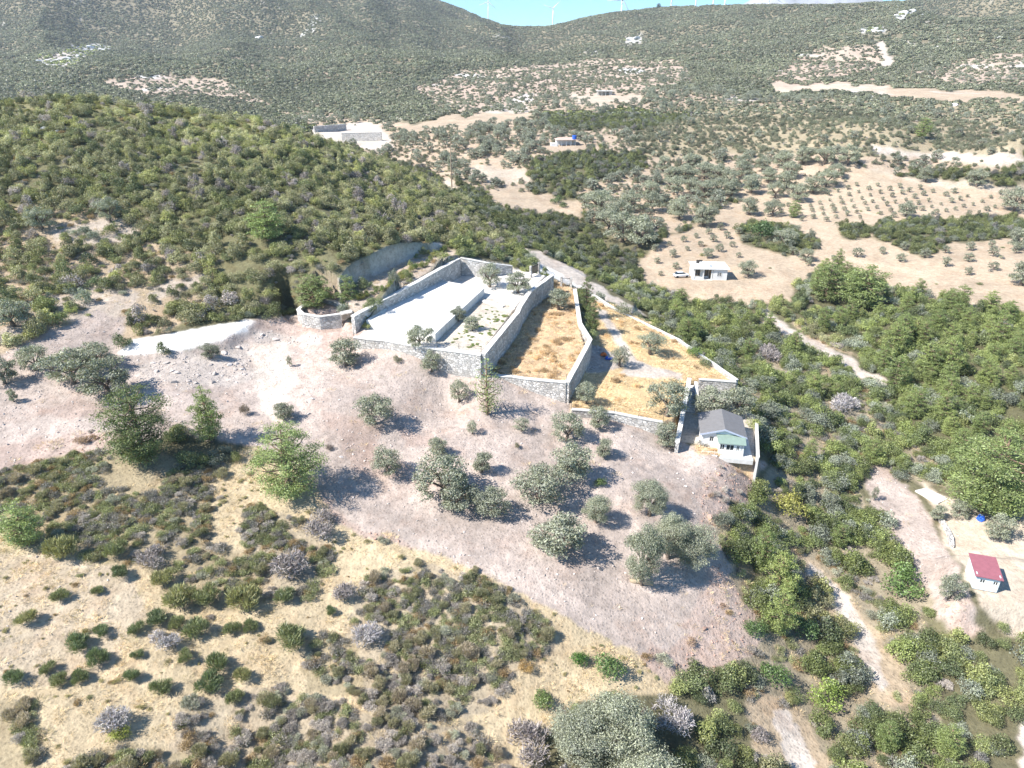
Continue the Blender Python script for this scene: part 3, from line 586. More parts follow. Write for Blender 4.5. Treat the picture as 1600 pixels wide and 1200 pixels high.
def tube(pts, rads, seg=6):
    """tapering limb as rings; returns verts, faces"""
    V = []; Fc = []
    for i, (p, r) in enumerate(zip(pts, rads)):
        p = Vector(p); d = (Vector(pts[min(i+1, len(pts)-1)])-Vector(pts[max(i-1, 0)])).normalized()
        x = d.orthogonal().normalized(); y = d.cross(x)
        for k in range(seg):
            t = k/seg*2*math.pi; V.append(p+x*math.cos(t)*r+y*math.sin(t)*r)
    for i in range(len(pts)-1):
        for k in range(seg): Fc.append((i*seg+k, i*seg+(k+1) % seg, (i+1)*seg+(k+1) % seg, (i+1)*seg+k))
    Fc.append(tuple(range((len(pts)-1)*seg, len(pts)*seg))); return V, Fc
def limbs(name, lst, seg=6):
    V = []; Fc = []
    for pts, rads in lst:
        v, f = tube(pts, rads, seg); o = len(V); V += v; Fc += [tuple(i+o for i in q) for q in f]
    return mesh(name, V, Fc, True)

def proto_shrub(i, n=1700, size=.19, r=1.0):
    rng = np.random.default_rng(100+i); nl = rng.integers(5, 13); L = []
    for k in range(nl):
        a = rng.uniform(0, 6.28); q = rng.uniform(.15, .62); s = rng.uniform(.28, .5)
        L.append((math.cos(a)*q, math.sin(a)*q, rng.uniform(.35, .85)-q*.35, s, s*rng.uniform(.85, 1.1), s*rng.uniform(.75, 1.05)))
    L.append((0, 0, .3, .66, .66, .36))
    return fol('shrub_foliage', leaf_cloud(rng, L, n, size*.5, .8, .55, (.6, 1.12))*r)
def proto_pinebush(i):
    rng = np.random.default_rng(150+i); L = [(0, 0, .35, .7, .7, .4)]
    for k in range(10):
        a = rng.uniform(0, 6.28); q = rng.uniform(.1, .55); s = rng.uniform(.2, .34)
        L.append((math.cos(a)*q, math.sin(a)*q, rng.uniform(.4, 1.25)-q*.8, s, s, s*1.15))
    return fol('shrub_foliage', leaf_cloud(rng, L, 1500, .10, .75))
def proto_low(i):
    rng = np.random.default_rng(200+i); L = []
    for k in range(4):
        a = rng.uniform(0, 6.28); q = rng.uniform(.1, .6); s = rng.uniform(.35, .6)
        L.append((math.cos(a)*q, math.sin(a)*q, .22, s, s, s*.75))
    V = leaf_cloud(rng, L, 160, .13, .9); W_ = twigs(rng, L, 420, .26, .05, .8, .6, (.2, 1.4))
    return fol('shrub_foliage', np.concatenate([V, W_]))
def proto_broom(i):
    rng = np.random.default_rng(300+i)
    L = [(0, 0, .55, .55, .55, .45)]+[(math.cos(a)*.45, math.sin(a)*.45, .45+rng.uniform(-.1, .25), .36, .36, .34) for a in rng.uniform(0, 6.28, 5)]
    return fol('shrub_foliage', np.concatenate([twigs(rng, L, 1800, .26, .04, .9, .45, (.25, 1.3)), blades(rng, 60, .9, .6, .02, .8, .5)]))
def proto_grey(i):
    rng = np.random.default_rng(400+i)
    L = []
    for k in range(6):
        a = rng.uniform(0, 6.28); q = rng.uniform(.1, .6); s = rng.uniform(.3, .48)
        L.append((math.cos(a)*q, math.sin(a)*q, .45-q*.2, s, s, s*.85))
    return fol('shrub_foliage', twigs(rng, L, 1500, .20, .035, .5, .8, (.25, 1.45)))
def proto_tuft(i):
    rng = np.random.default_rng(500+i); return fol('grass_tuft', blades(rng, 44, .8, 1.1, .06, 1.0, .8))
def proto_far(i):
    rng = np.random.default_rng(600+i); L = [(0, 0, .35, .85, .85, .5)]
    for k in range(4):
        a = rng.uniform(0, 6.28); L.append((math.cos(a)*.5, math.sin(a)*.5, .55, .45, .45, .42))
    return fol('shrub_foliage', leaf_cloud(rng, L, 75, .52, .35, .9))
def proto_rock(i):
    import bmesh
    rng = np.random.default_rng(700+i); bm = bmesh.new(); bmesh.ops.create_icosphere(bm, subdivisions=2, radius=1)
    pl = [(_unit(rng.normal(size=3)), rng.uniform(.45, .8)) for _ in range(9)]
    for v in bm.verts:
        c = np.array(v.co)
        for nn, dd in pl:
            e = c@nn-dd
            if e > 0: c = c-nn*e
        v.co = c*np.array([1, .8, .6])
    me = bpy.data.meshes.new('rock'); bm.to_mesh(me); bm.free(); return me
def olive_parts(i, n=4200, wide=1.0, sparse=0, leaf=.095):
    """unit olive tree about 2 m across and 2 m tall: returns crown, trunk meshes"""
    rng = np.random.default_rng(800+i); L = []; B = []
    nb = rng.integers(4, 6); lean = rng.uniform(-.12, .12, 2)
    fork = (lean[0], lean[1], .42)
    B.append(([(0, 0, -.25), (lean[0]*.4, lean[1]*.4, .18), fork], [.15, .10, .085]))
    for k in range(nb):
        a = k/nb*6.28+rng.uniform(-.4, .4); q = rng.uniform(.38, .62)*wide; e = (math.cos(a)*q, math.sin(a)*q, rng.uniform(.95, 1.35))
        m_ = (fork[0]*.4+e[0]*.5, fork[1]*.4+e[1]*.5, .78); B.append(([fork, m_, e], [.06, .042, .014]))
        for s in range(3):
            aa = a+rng.uniform(-1, 1); e2 = (e[0]+math.cos(aa)*.3, e[1]+math.sin(aa)*.3, e[2]+rng.uniform(-.1, .35)); B.append(([m_, e2], [.025, .008]))
        s = rng.uniform(.36, .5)*wide; L.append((e[0], e[1], e[2]+.02, s, s, s*.82))
        for s2 in range(3):
            aa = a+rng.uniform(-1.1, 1.1); qq = q+rng.uniform(-.05, .35); s = rng.uniform(.18, .33); L.append((math.cos(aa)*qq, math.sin(aa)*qq, rng.uniform(.48, 1.5)-.1*qq, s, s, s*.9))
        for s2 in range(2):
            aa = a+rng.uniform(-.8, .8); qq = q+rng.uniform(-.05, .2); L.append((math.cos(aa)*qq, math.sin(aa)*qq, rng.uniform(.38, .6), .28, .28, .25))
    L.append((rng.uniform(-.15, .15), rng.uniform(-.15, .15), 1.36, .42*wide, .42*wide, .34)); L.append((rng.uniform(-.2, .2), rng.uniform(-.2, .2), 1.6, .3, .3, .26))
    V = leaf_cloud(rng, L, int(n*1.35*(1-.45*sparse)), leaf if n > 2000 else .2, .85, .45, (.45, 1.1))
    return fol('olive_crown', V), limbs('olive_trunk', B, 6)
def pine_parts(i, n=3400, leaf=.105):
    """unit pine about 1 m radius, 2.6 m tall"""
    rng = np.random.default_rng(900+i); L = []; B = [([(0, 0, -.3), (.02, .02, .8), (-.03, .03, 1.7), (0, 0, 2.5)], [.10, .08, .05, .012])]
    nl = 8
    for k in range(nl):
        z = .12+k*(2.3/nl); R_ = math.sin(min(1, (k+2.2)/5.2)*1.57)*math.cos(max(0, (k-2.5)/5.6)*1.3)*rng.uniform(.78, 1.15); nb = 6 if k < 6 else 4
        for b in range(nb):
            a = b/nb*6.28+k*.9+rng.uniform(-.35, .35); q = R_*rng.uniform(.72, 1.05); e = (math.cos(a)*q, math.sin(a)*q, z+.26*rng.uniform(.4, 1.4))
            B.append(([(0, 0, z), (e[0]*.6, e[1]*.6, z+.06), e], [.03, .02, .006]))
            s = .30*rng.uniform(.8, 1.3)*(1-.3*k/nl); L.append((e[0]*.9, e[1]*.9, e[2]+.02, s*1.15, s*1.15, s*.62))
            if k < 6 and rng.uniform() < .7: L.append((e[0]*.5, e[1]*.5, z+.12, s*.95, s*.95, s*.5))
    L.append((0, 0, 2.45, .24, .24, .3)); L += [(rng.uniform(-.08, .08), rng.uniform(-.08, .08), zz_, .42-.07*zz_, .42-.07*zz_, .3) for zz_ in (1.0, 1.4, 1.8, 2.15)]
    V = leaf_cloud(rng, L, int(n*2.6), leaf, .95, .32, (.25, 1.12), .25)
    return fol('pine_crown', V), limbs('pine_trunk', B, 6)
PR = {
 'maquis': [proto_shrub(i) for i in range(6)]+[proto_pinebush(i) for i in range(2)],
 'low': [proto_low(i) for i in range(4)], 'broom': [proto_broom(i) for i in range(5)], 'grey': [proto_grey(i) for i in range(5)],
 'tuft': [proto_tuft(i) for i in range(4)], 'far': [proto_far(i) for i in range(5)],
}
for k, l in PR.items():
    for me in l: me.materials.append(M_DRY if k in ('grey', 'tuft') else M_LEAF)
ROCKS = [proto_rock(i) for i in range(5)]
for me in ROCKS: me.materials.append(M_STONE)
OLV = [olive_parts(i, wide=w_) for i, w_ in enumerate((1, 1.1, .9, 1.0, 1.15, 1.05))]
OLVG = [olive_parts(60+i, 17000, 1.05, 0, .052) for i in range(2)]
OLVS = [olive_parts(20+i, sparse=1) for i in range(2)]
OLVF = [olive_parts(40+i, 620) for i in range(4)]
PINE = [pine_parts(i) for i in range(4)]; PINS = pine_parts(9, 700, .11); PING = [pine_parts(i, 9000, .062) for i in range(4)]
for c, tr in OLV+OLVS+OLVF+OLVG: c.materials.append(M_LEAF); tr.materials.append(M_BARK)
for c, tr in PINE+PING+[PINS]: c.materials.append(M_LEAF); tr.materials.append(M_PBARK)

# ---- tints (albedo of the leaves) by kind and by where they grow
def tints(sp, zn, x, y, rng):
    n = len(x); big = fbm(x/35, y/35, 51, 3)[:, None]; u = rng.uniform(0, 1, (n, 1)); v = rng.uniform(0, 1, (n, 1)); zn = np.asarray(zn)
    dk = np.array([.078, .098, .046]); yg = np.array([.205, .22, .08]); og = np.array([.165, .172, .088]); gy = np.array([.235, .22, .195]); sg = np.array([.17, .185, .135])
    def zi(*k): return np.isin(zn, [ZI[q] for q in k])[:, None]
    if sp == 'maquis':
        c = dk+(yg-dk)*np.clip(u*1.05, 0, 1)
        c = np.where(v < .20, sg, c); c = np.where((v > .93), gy*.9, c)
        c = np.where(zi('hill', 'open', 'hilltop') & (v < .5), og*(.8+.6*u), c); c = np.where(zi('hill', 'open', 'hilltop'), c*np.array([1.18, 1.1, 1.15]), c)
        c = np.where(zi('woodr', 'pinew') & (v > .30), dk*.9+(np.array([.175, .205, .068])-dk)*u**.6, c)
        c = np.where(zi('mount', 'mountr', 'mead', 'grove2', 'groveg'), (np.array([.092, .104, .062])*(1-u)+np.array([.17, .168, .112])*u), c)
        c = np.where(zi('maquis') & (y > 175)[:, None], c*.68, c)
        c = c*(.72+.6*big)*rng.uniform(.72, 1.4, (n, 1))
    elif sp == 'low':
        c = og*(.85+.8*u); c = np.where(v < .35, gy*.85, c); c = np.where(v > .88, np.array([.26, .19, .105]), c); c = np.where(zi('steppe', 'steppe2') & (v < .75), np.array([.29, .265, .145])*(.7+.5*u), c); c = np.where(zi('goldb', 'gold'), np.array([.44, .32, .19])*(.65+.6*u), c); c = np.where(zi('redsoil') & (v < .7), np.array([.28, .205, .15]), c)
        c = np.where(zi('hilltop'), np.array([.20, .195, .075])*(.75+.45*u), c)
    elif sp == 'broom': c = np.array([.18, .182, .105])*(1-u)+np.array([.30, .27, .18])*u; c = np.where(v < .25, np.array([.30, .255, .19])*(.8+.4*u), c)
    elif sp == 'grey': c = np.array([.30, .27, .235])*(.75+.55*u)*np.where(v < .3, np.array([.9, 1.0, .85]), np.array([1, 1, 1]))
    elif sp == 'olive': c = np.array([.19, .20, .15])*(.82+.36*u)
    elif sp == 'pine': c = np.array([.13, .165, .055])*(1-u)+np.array([.21, .245, .08])*u
    elif sp == 'tuft': c = np.array([.47, .365, .21])*(.75+.5*u); c = np.where(v < .16, np.array([.24, .22, .11]), c); c = np.where(zi('gold', 'goldb'), np.array([.54, .43, .27])*(.7+.6*u), c); c = np.where(zi('goldb') & (v < .35), np.array([.38, .30, .22]), c)
    elif sp in ('stone', 'rock'): c = np.array([.50, .44, .40])*(.65+.6*u); c = np.where(zi('redsoil'), np.array([.40, .27, .22])*(.6+.6*u), c)
    return np.clip(c, .01, .9)

SIZE = {'maquis': (.9, 2.1), 'low': (.45, 1.0), 'broom': (.4, 1.05), 'grey': (.4, 1.0), 'olive': (1.7, 2.7), 'pine': (1.2, 2.3), 'tuft': (.22, .48), 'stone': (.06, .22), 'rock': (.2, .62)}
KEEP = []      # (x, y, radius) around plants and works placed one by one

def scatter(rng, r0, r1, az=math.radians(46), dens_scale=1.0, species=None, size_mul=1.0):
    """random plants for every species present, returns dict sp -> (x,y,z,zone,size)"""
    out = {}; area = (r1*r1-r0*r0)*az
    sps = species
    for sp in sps:
        mx = max(z[1].get(sp, 0) for z in ZN.values())/100*dens_scale
        n = int(area*mx); ch = []
        for b in range(0, n, 400000):
            m = min(400000, n-b); r = np.sqrt(rng.uniform(r0*r0, r1*r1, m)); a = rng.uniform(-az, az, m)
            x, y = r*np.sin(a), r*np.cos(a); z = height(x, y); zz = zone_at(x, y, z)
            dens = np.array([ZN[k][1].get(sp, 0) for k in ZNAMES])[zz]/100*dens_scale
            cl = fbm(x/(9 if sp != 'tuft' else 3), y/(9 if sp != 'tuft' else 3), 80+len(sp), 3)
            dens = dens*(np.clip((cl-.3)*3.2, .15, 1.5) if mx < .05 or sp in ('broom','grey','low','tuft') else np.clip((cl-.22)*3, .7, 1.15))
            ok = rng.uniform(0, mx, m) < dens
            px, py, D = proj(x, y, z); ok &= (py < 1300) & (px > -140) & (px < 1740)
            ch.append(np.stack([x[ok], y[ok], z[ok], zz[ok]], 1))
        if not ch: continue
        q = np.concatenate(ch)
        s = rng.uniform(*SIZE[sp], len(q))**1.0 * rng.uniform(.8, 1.15, len(q)) * size_mul
        for kx, ky, kr in KEEP:
            d = np.hypot(q[:, 0]-kx, q[:, 1]-ky); m_ = d > kr+(s*.6 if sp not in ('tuft', 'stone') else 0)
            q = q[m_]; s = s[m_]
        if sp == 'low': s = s*np.where(np.isin(q[:, 3].astype(int), [ZI[k] for k in ('steppe', 'steppe2')]), .5*rng.uniform(.5, 1.3, len(q)), 1)
        if sp not in ('tuft', 'stone', 'rock', 'low'):
            s = s*np.where(np.isin(q[:, 3].astype(int), [ZI[k] for k in ('woodr', 'pinew')]), 1.12, 1)
            s = s*np.where(np.isin(q[:, 3].astype(int), [ZI[k] for k in ('mead', 'grove2', 'groveg', 'mountr')]) & (sp == 'maquis'), .8, 1)
        out[sp] = (q[:, 0], q[:, 1], q[:, 2], q[:, 3].astype(int), s)
    return out

# ---- one object of many plants: geometry nodes put prototypes on its points
def proto_coll(name, meshes_list):
    c = bpy.data.collections.new(name)
    for me in meshes_list:
        o = bpy.data.objects.new(name, me); c.objects.link(o)
    return c
def mass(name, label, cat, coll, nvar, x, y, z, s, rot, col, zs=None):
    me = bpy.data.meshes.new(name); n = len(x); me.vertices.add(n)
    me.vertices.foreach_set('co', np.stack([x, y, z], -1).astype(np.float32).reshape(-1))
    sc = np.stack([s, s, s if zs is None else zs], -1).astype(np.float32)
    a = me.attributes.new('sc', 'FLOAT_VECTOR', 'POINT'); a.data.foreach_set('vector', sc.reshape(-1))
    a = me.attributes.new('ro', 'FLOAT_VECTOR', 'POINT'); a.data.foreach_set('vector', rot.astype(np.float32).reshape(-1))
    a = me.attributes.new('ix', 'INT', 'POINT'); a.data.foreach_set('value', RN.integers(0, nvar, n).astype(np.int32))
    ca = np.ones((n, 4), np.float32); ca[:, :3] = col
    a = me.attributes.new('tint', 'FLOAT_COLOR', 'POINT'); a.data.foreach_set('color', ca.reshape(-1))
    o = obj(name, me); tag(o, label, cat, kind='stuff')
    g = bpy.data.node_groups.new(name, 'GeometryNodeTree')
    g.interface.new_socket('Geometry', in_out='INPUT', socket_type='NodeSocketGeometry'); g.interface.new_socket('Geometry', in_out='OUTPUT', socket_type='NodeSocketGeometry')
    gi = g.nodes.new('NodeGroupInput'); go = g.nodes.new('NodeGroupOutput'); ip = g.nodes.new('GeometryNodeInstanceOnPoints')
    ci = g.nodes.new('GeometryNodeCollectionInfo'); ci.inputs['Collection'].default_value = coll; ci.inputs['Separate Children'].default_value = True; ci.inputs['Reset Children'].default_value = True
    def na(nm, ty):
        q = g.nodes.new('GeometryNodeInputNamedAttribute'); q.data_type = ty; q.inputs['Name'].default_value = nm
        return [s_ for s_ in q.outputs if s_.enabled and s_.name == 'Attribute'][0]
    g.links.new(gi.outputs[0], ip.inputs['Points']); g.links.new(ci.outputs[0], ip.inputs['Instance']); ip.inputs['Pick Instance'].default_value = True
    g.links.new(na('ix', 'INT'), ip.inputs['Instance Index']); g.links.new(na('ro', 'FLOAT_VECTOR'), ip.inputs['Rotation']); g.links.new(na('sc', 'FLOAT_VECTOR'), ip.inputs['Scale'])
    g.links.new(ip.outputs[0], go.inputs[0])
    md = o.modifiers.new('plants', 'NODES'); md.node_group = g
    return o
CL = {k: proto_coll('kinds_of_'+k, v) for k, v in PR.items()}
CL['stone'] = CL['rock'] = proto_coll('kinds_of_stone', ROCKS)
CL['olivef'] = proto_coll('kinds_of_olive', [c for c, _ in OLVF])
CL['pinef'] = proto_coll('kinds_of_pine', [c for c, _ in PINE[:2]])
NV = {k: len(v.objects) for k, v in CL.items()}
def rots(n, tilt=.12): return np.stack([RN.normal(0, tilt, n), RN.normal(0, tilt, n), RN.uniform(0, 6.283, n)], -1)

def tree(name, label, p, s, parts, tint, group=None, cat='tree', rz=None, sz=None, lean=(0, 0)):
    o = thing(name, label, cat, p, RN.uniform(0, 6.28) if rz is None else rz, group); o.scale = (s*RN.uniform(.84, 1.1), s*RN.uniform(.84, 1.1), sz or s)
    o.rotation_euler[0], o.rotation_euler[1] = lean
    t_ = obj('trunk', parts[1], parent=o); c = obj('crown', parts[0], parent=o); c['tint'] = [float(q) for q in tint]
    return o
def bush(name, label, p, s, me, tint, group=None, cat='shrub', sz=None):
    o = obj(name, me, loc=p); o.rotation_euler = (0, 0, RN.uniform(0, 6.28)); o.scale = (s, s, sz or s); o['tint'] = [float(q) for q in tint]
    return tag(o, label, cat, group)
T_OL = np.array([.20, .21, .148])

# ------------------------------------------------------------------ built things
AUTO = []
def stone_mat(name, col=(.50, .48, .45), scale=2.6):
    m, t, b, o = newmat(name); pos = geo_pos(t)
    mp = t.nodes.new('ShaderNodeVectorMath'); mp.operation = 'MULTIPLY'; t.links.new(pos, mp.inputs[0]); mp.inputs[1].default_value = (1, 1, 1.5)
    v = t.nodes.new('ShaderNodeTexVoronoi'); v.feature = 'DISTANCE_TO_EDGE'; v.inputs['Scale'].default_value = scale; t.links.new(mp.outputs[0], v.inputs['Vector'])
    v2 = t.nodes.new('ShaderNodeTexVoronoi'); v2.inputs['Scale'].default_value = scale; t.links.new(mp.outputs[0], v2.inputs['Vector'])
    sep = t.nodes.new('ShaderNodeSeparateColor'); t.links.new(v2.outputs['Color'], sep.inputs[0])
    f = mrange(t, sep.outputs[0], 0, 1, .68, 1.28); w_ = mrange(t, sep.outputs[1], 0, 1, .88, 1.06)
    cb = t.nodes.new('ShaderNodeCombineColor'); t.links.new(f, cb.inputs[0]); t.links.new(f, cb.inputs[1]); t.links.new(f, cb.inputs[2])
    c = mixc(t, 'MULTIPLY', (*col, 1), cb.outputs[0], 1.0)
    st = mrange(t, noise(t, pos, .35, 5), .45, .7, 0, .5); c = mixc(t, 'MIX', c, mixc(t, 'MULTIPLY', c, (.85, .76, .66, 1), 1.0), st)
    ed = mrange(t, v.outputs['Distance'], .0, .07, 1, 0); c = mixc(t, 'MIX', c, (col[0]*.62, col[1]*.6, col[2]*.58, 1), ed)
    t.links.new(c, b.inputs['Base Color']); b.inputs['Roughness'].default_value = .9; b.inputs['Specular IOR Level'].default_value = .15
    bp = t.nodes.new('ShaderNodeBump'); bp.inputs['Strength'].default_value = .8; bp.inputs['Distance'].default_value = .12
    t.links.new(mrange(t, v.outputs['Distance'], 0, .12, 0, 1), bp.inputs['Height']); t.links.new(bp.outputs[0], b.inputs['Normal'])
    return m
M_SW = stone_mat('fieldstone', (.56, .54, .51), 2.0); M_CAP = plain('coping_concrete', (.60, .58, .54), .85, 1.2, .15, .2)
M_CON = plain('concrete', (.64, .62, .585), .85, .5, .12, .1); M_WHITE = plain('white_render', (.70, .70, .68), .8, 1.0, .10)
M_GREY = plain('grey_roof', (.17, .165, .165), .75, 2, .1); M_GREEN = plain('green_sheet', (.20, .265, .225), .55, 2, .08)
M_RED = plain('red_sheet', (.27, .10, .12), .6, 2, .12); M_BLUE = plain('blue_tarp', (.03, .12, .55), .5, 3, .25); M_ORG = plain('orange_tarp', (.65, .16, .04), .6, 3, .2)
M_DARK = plain('dark_metal', (.05, .045, .04), .6, 3, .1); M_WOOD = plain('weathered_wood', (.22, .17, .12), .9, 3, .25); M_ROOFP = plain('faded_tile', (.48, .35, .29), .8, 2, .12)
M_STEEL = plain('turbine_white', (.82, .83, .84), .4, .1, .02); M_TYRE = plain('rubber', (.02, .02, .02), .8, 3, .05)
m_, t_, b_, _o = newmat('glass'); b_.inputs['Base Color'].default_value = (.035, .045, .05, 1); b_.inputs['Roughness'].default_value = .12; M_GLASS = m_
m_, t_, b_, _o = newmat('car_paint'); b_.inputs['Base Color'].default_value = (.78, .79, .80, 1); b_.inputs['Roughness'].default_value = .25; b_.inputs['Coat Weight'].default_value = .5; M_PAINT = m_

def slab_mat():
    m, t, b, o = newmat('stained_concrete'); pos = geo_pos(t); br = t.nodes.new('ShaderNodeTexBrick'); t.links.new(pos, br.inputs['Vector'])
    br.inputs['Scale'].default_value = .28; br.inputs['Mortar Size'].default_value = .008; br.offset = 0; br.inputs['Brick Width'].default_value = 1.0; br.inputs['Row Height'].default_value = 1.0
    br.inputs['Color1'].default_value = (.70, .68, .645, 1); br.inputs['Color2'].default_value = (.64, .625, .59, 1); br.inputs['Mortar'].default_value = (.40, .38, .35, 1)
    f = mrange(t, noise(t, pos, .4, 6, .7), .35, .7, .84, 1.12); cb = t.nodes.new('ShaderNodeCombineColor')
    for i in range(3): t.links.new(f, cb.inputs[i])
    t.links.new(mixc(t, 'MULTIPLY', br.outputs[0], cb.outputs[0], 1.0), b.inputs['Base Color']); b.inputs['Roughness'].default_value = .85; b.inputs['Specular IOR Level'].default_value = .2
    return m
M_SLAB = slab_mat()
def prism(name, top, base, th, mat, parent=None, off=0.0, step=0):
    """wall along a line; top: Vectors with the top heights, base: list of bottom heights"""
    n = len(top); closed = n > 2 and (top[0].xy-top[-1].xy).length < .01
    pt = [v.copy() for v in top]; V = []
    for i in range(n):
        a = pt[i-1] if i else (pt[-2] if closed else pt[0]); c = pt[i+1] if i < n-1 else (pt[1] if closed else pt[-1])
        d1 = (pt[i].xy-a.xy); d2 = (c.xy-pt[i].xy); d1 = d1.normalized() if d1.length > 1e-6 else d2.normalized(); d2 = d2.normalized() if d2.length > 1e-6 else d1
        n1 = Vector((-d1.y, d1.x)); n2 = Vector((-d2.y, d2.x)); m = (n1+n2); m = m.normalized() if m.length > 1e-6 else n1
        k = 1/max(.5, m.dot(n1)); L = pt[i].xy+m*(th/2+off)*k; R = pt[i].xy-m*(th/2-off)*k
        V += [(L.x, L.y, base[i]), (R.x, R.y, base[i]), (R.x, R.y, pt[i].z), (L.x, L.y, pt[i].z)]
    Fc = []
    for i in range(n-1):
        o = i*4
        for k in range(4): Fc.append((o+k, o+(k+1) % 4, o+4+(k+1) % 4, o+4+k))
    if not closed: Fc += [(3, 2, 1, 0), ((n-1)*4, (n-1)*4+1, (n-1)*4+2, (n-1)*4+3)]
    return obj(name, mesh(name, V, Fc), mat, parent)
def densify(pts, d=2.0):
    out = [pts[0]]
    for a, b in zip(pts, pts[1:]):
        k = max(1, int((b.xy-a.xy).length/d)); out += [a.lerp(b, (j+1)/k) for j in range(k)]
    return out
def stone_wall(label, top, th=.6, drop=1.0, cap=True, mat=None, base=None, cat='wall', name='stone_wall'):
    top = densify(top); top = [Vector((p.x, p.y, p.z+RN.normal(0, .035))) for p in top]; g = height([p.x for p in top], [p.y for p in top])
    lo = []
    for p, q in zip(top, g):
        r = [float(height(p.x+dx, p.y+dy)) for dx, dy in ((1.2, 0), (-1.2, 0), (0, 1.2), (0, -1.2))]; lo.append(min(r+[float(q)])-drop)
    lo = base if base is not None else lo
    if not isinstance(lo, list): lo = [lo]*len(top)
    t = thing(name, label, cat, top[0].xy.to_3d()+Vector((0, 0, lo[0]))); t['label'] = label
    loc = t.location; tp = [p-loc for p in top]; lo = [z-loc.z for z in lo]
    prism('masonry', tp, lo, th, mat or M_SW, t)
    if cap: prism('coping', [p+Vector((0, 0, .13)) for p in tp], [p.z+.003 for p in tp], th+.16, M_CAP, t)
    return t
def fence_on(label, top, h=1.3, d=3.0):
    top = densify(top, d); t = thing('wire_fence', label, 'fence', top[0]); o = t.location.copy(); V = []; Fc = []
    for p in top:
        q = p-o; obj('post', limbs('post', [([q+Vector((0, 0, -.05)), q+Vector((0, 0, h))], [.035, .035])], 5), M_DARK, t)
    for z in (.45, .85, 1.2):
        v, f = tube([p-o+Vector((0, 0, z)) for p in top], [.008]*len(top), 3); k = len(V); V += v; Fc += [tuple(i+k for i in q) for q in f]
    obj('wire', mesh('wire', V, Fc), M_DARK, t)

W_pool_front = [P(553, 527, 20.25), P(602, 533, 20.25), P(650, 541, 20.3), P(752, 555, 20.4)]
stone_wall('long pale stone wall along the front of the pool terrace', W_pool_front, .6)
fence_on('thin wire fence standing on the wall in front of the pool terrace', [p+Vector((0, 0, .13)) for p in W_pool_front])
stone_wall('tall stone wall in shade between pool terrace and brown grass terrace', [P(754.5, 554, 20.5), P(808, 489, 20.7), P(812, 480, 20.75), P(828, 455, 20.9), P(863, 430, 21.3)], .7)
stone_wall('long stone wall behind the white pool, in bluish shade', [P(551, 494, 22.6), P(640, 447, 23.3), P(717, 404, 24.1)], .7, .6)
stone_wall('short stone wall closing the far end of the pool terrace', [P(719.5, 403, 24.05), P(762, 411, 23.3), P(800, 416, 22.0)], .6, .6)
stone_wall('curved stone wall round the raised pine bed', [P(549, 483, 21.75), P(522, 471, 21.7), P(500, 467, 21.65), P(478, 473, 21.6), P(466, 484, 21.6), P(473, 491, 21.6), P(500, 494.5, 21.6), P(533, 491, 21.7)], .5, .8)
p0, p1 = P(533, 492, 22.3), P(551, 488, 22.5); bt = thing('buttress', 'sloping stone buttress between the curved wall and the blue tarp', 'wall', P(545, 520, 18))
q0, q1 = P(536, 516, 17.8), P(560, 527, 17.6); bk = Vector((-.6, 1.6, 0)); o = bt.location.copy()
VV = [q0, q1, q1+bk, q0+bk, p0, p1, p1+bk, p0+bk]; obj('masonry', mesh('masonry', [v-o for v in VV], [(0, 1, 5, 4), (1, 2, 6, 5), (2, 3, 7, 6), (3, 0, 4, 7), (4, 5, 6, 7), (3, 2, 1, 0)]), M_SW, bt)
W_g = [P(754, 586, 16.5), P(800, 589, 16.45), P(885, 598, 16.5)]
stone_wall('sunlit stone wall in front of the brown grass terrace', W_g, .6)
fence_on('thin wire fence on the wall in front of the brown grass terrace', [p+Vector((0, 0, .13)) for p in W_g])
stone_wall('high shaded stone wall at the right edge of the brown grass terrace', [P(886.5, 597, 16.7), P(915, 545, 17.5), P(922, 531, 17.6), P(906, 506, 17.7), P(898, 452, 18.2)], .6)
W_l = [P(893, 640, 13.7), P(960, 645, 13.0), P(1036, 660, 12.3)]
stone_wall('low stone wall in front of the golden grass terrace', W_l, .5)
fence_on('thin wire fence on the low wall by the golden grass', [p+Vector((0, 0, .13)) for p in W_l])
stone_wall('low pale wall along the gully edge of the golden grass terrace', [P(905, 447, 16.7), P(955, 479, 14.9), P(990, 497, 13.8), P(1060, 531, 12.75), P(1152, 594, 11.5)], .4)
stone_wall('short pale wall above the cottage yard', [P(1150, 597, 11.7), P(1092, 593, 11.9)], .45)
stone_wall('stone wall on the left side of the steps down to the cottage', [P(1077, 592, 12.9), P(1068, 640, 11.9), P(1058, 692, 11.0)], .5, .3)
stone_wall('short white wall on the right side of the steps', [P(1087, 597, 12.4), P(1089, 622, 10.6)], .4, .3, mat=M_CON)
# steps
a, b = P(1083, 602, 11.3), P(1075, 648, 9.0); dr = (b-a); L = dr.xy.length; dx = dr.xy.normalized(); nx = Vector((-dx.y, dx.x)); V = []; Fc = []
ns = 13
for i in range(ns):
    s0, s1 = L*i/ns, L*(i+1)/ns; z1 = a.z+(b.z-a.z)*i/ns; k = len(V)
    for s in (s0, s1):
        for sg in (-1, 1):
            q = dx*s+nx*sg*.95
            V += [(q.x, q.y, z1-a.z), (q.x, q.y, -3.2)]
    Fc += [(k, k+2, k+6, k+4), (k+4, k+6, k+7, k+5), (k, k+1, k+3, k+2), (k, k+4, k+5, k+1), (k+2, k+3, k+7, k+6)]
st = thing('steps', 'narrow flight of concrete steps in shade leading down to the cottage', 'steps', a); obj('flight', mesh('flight', V, Fc), M_CAP, st)

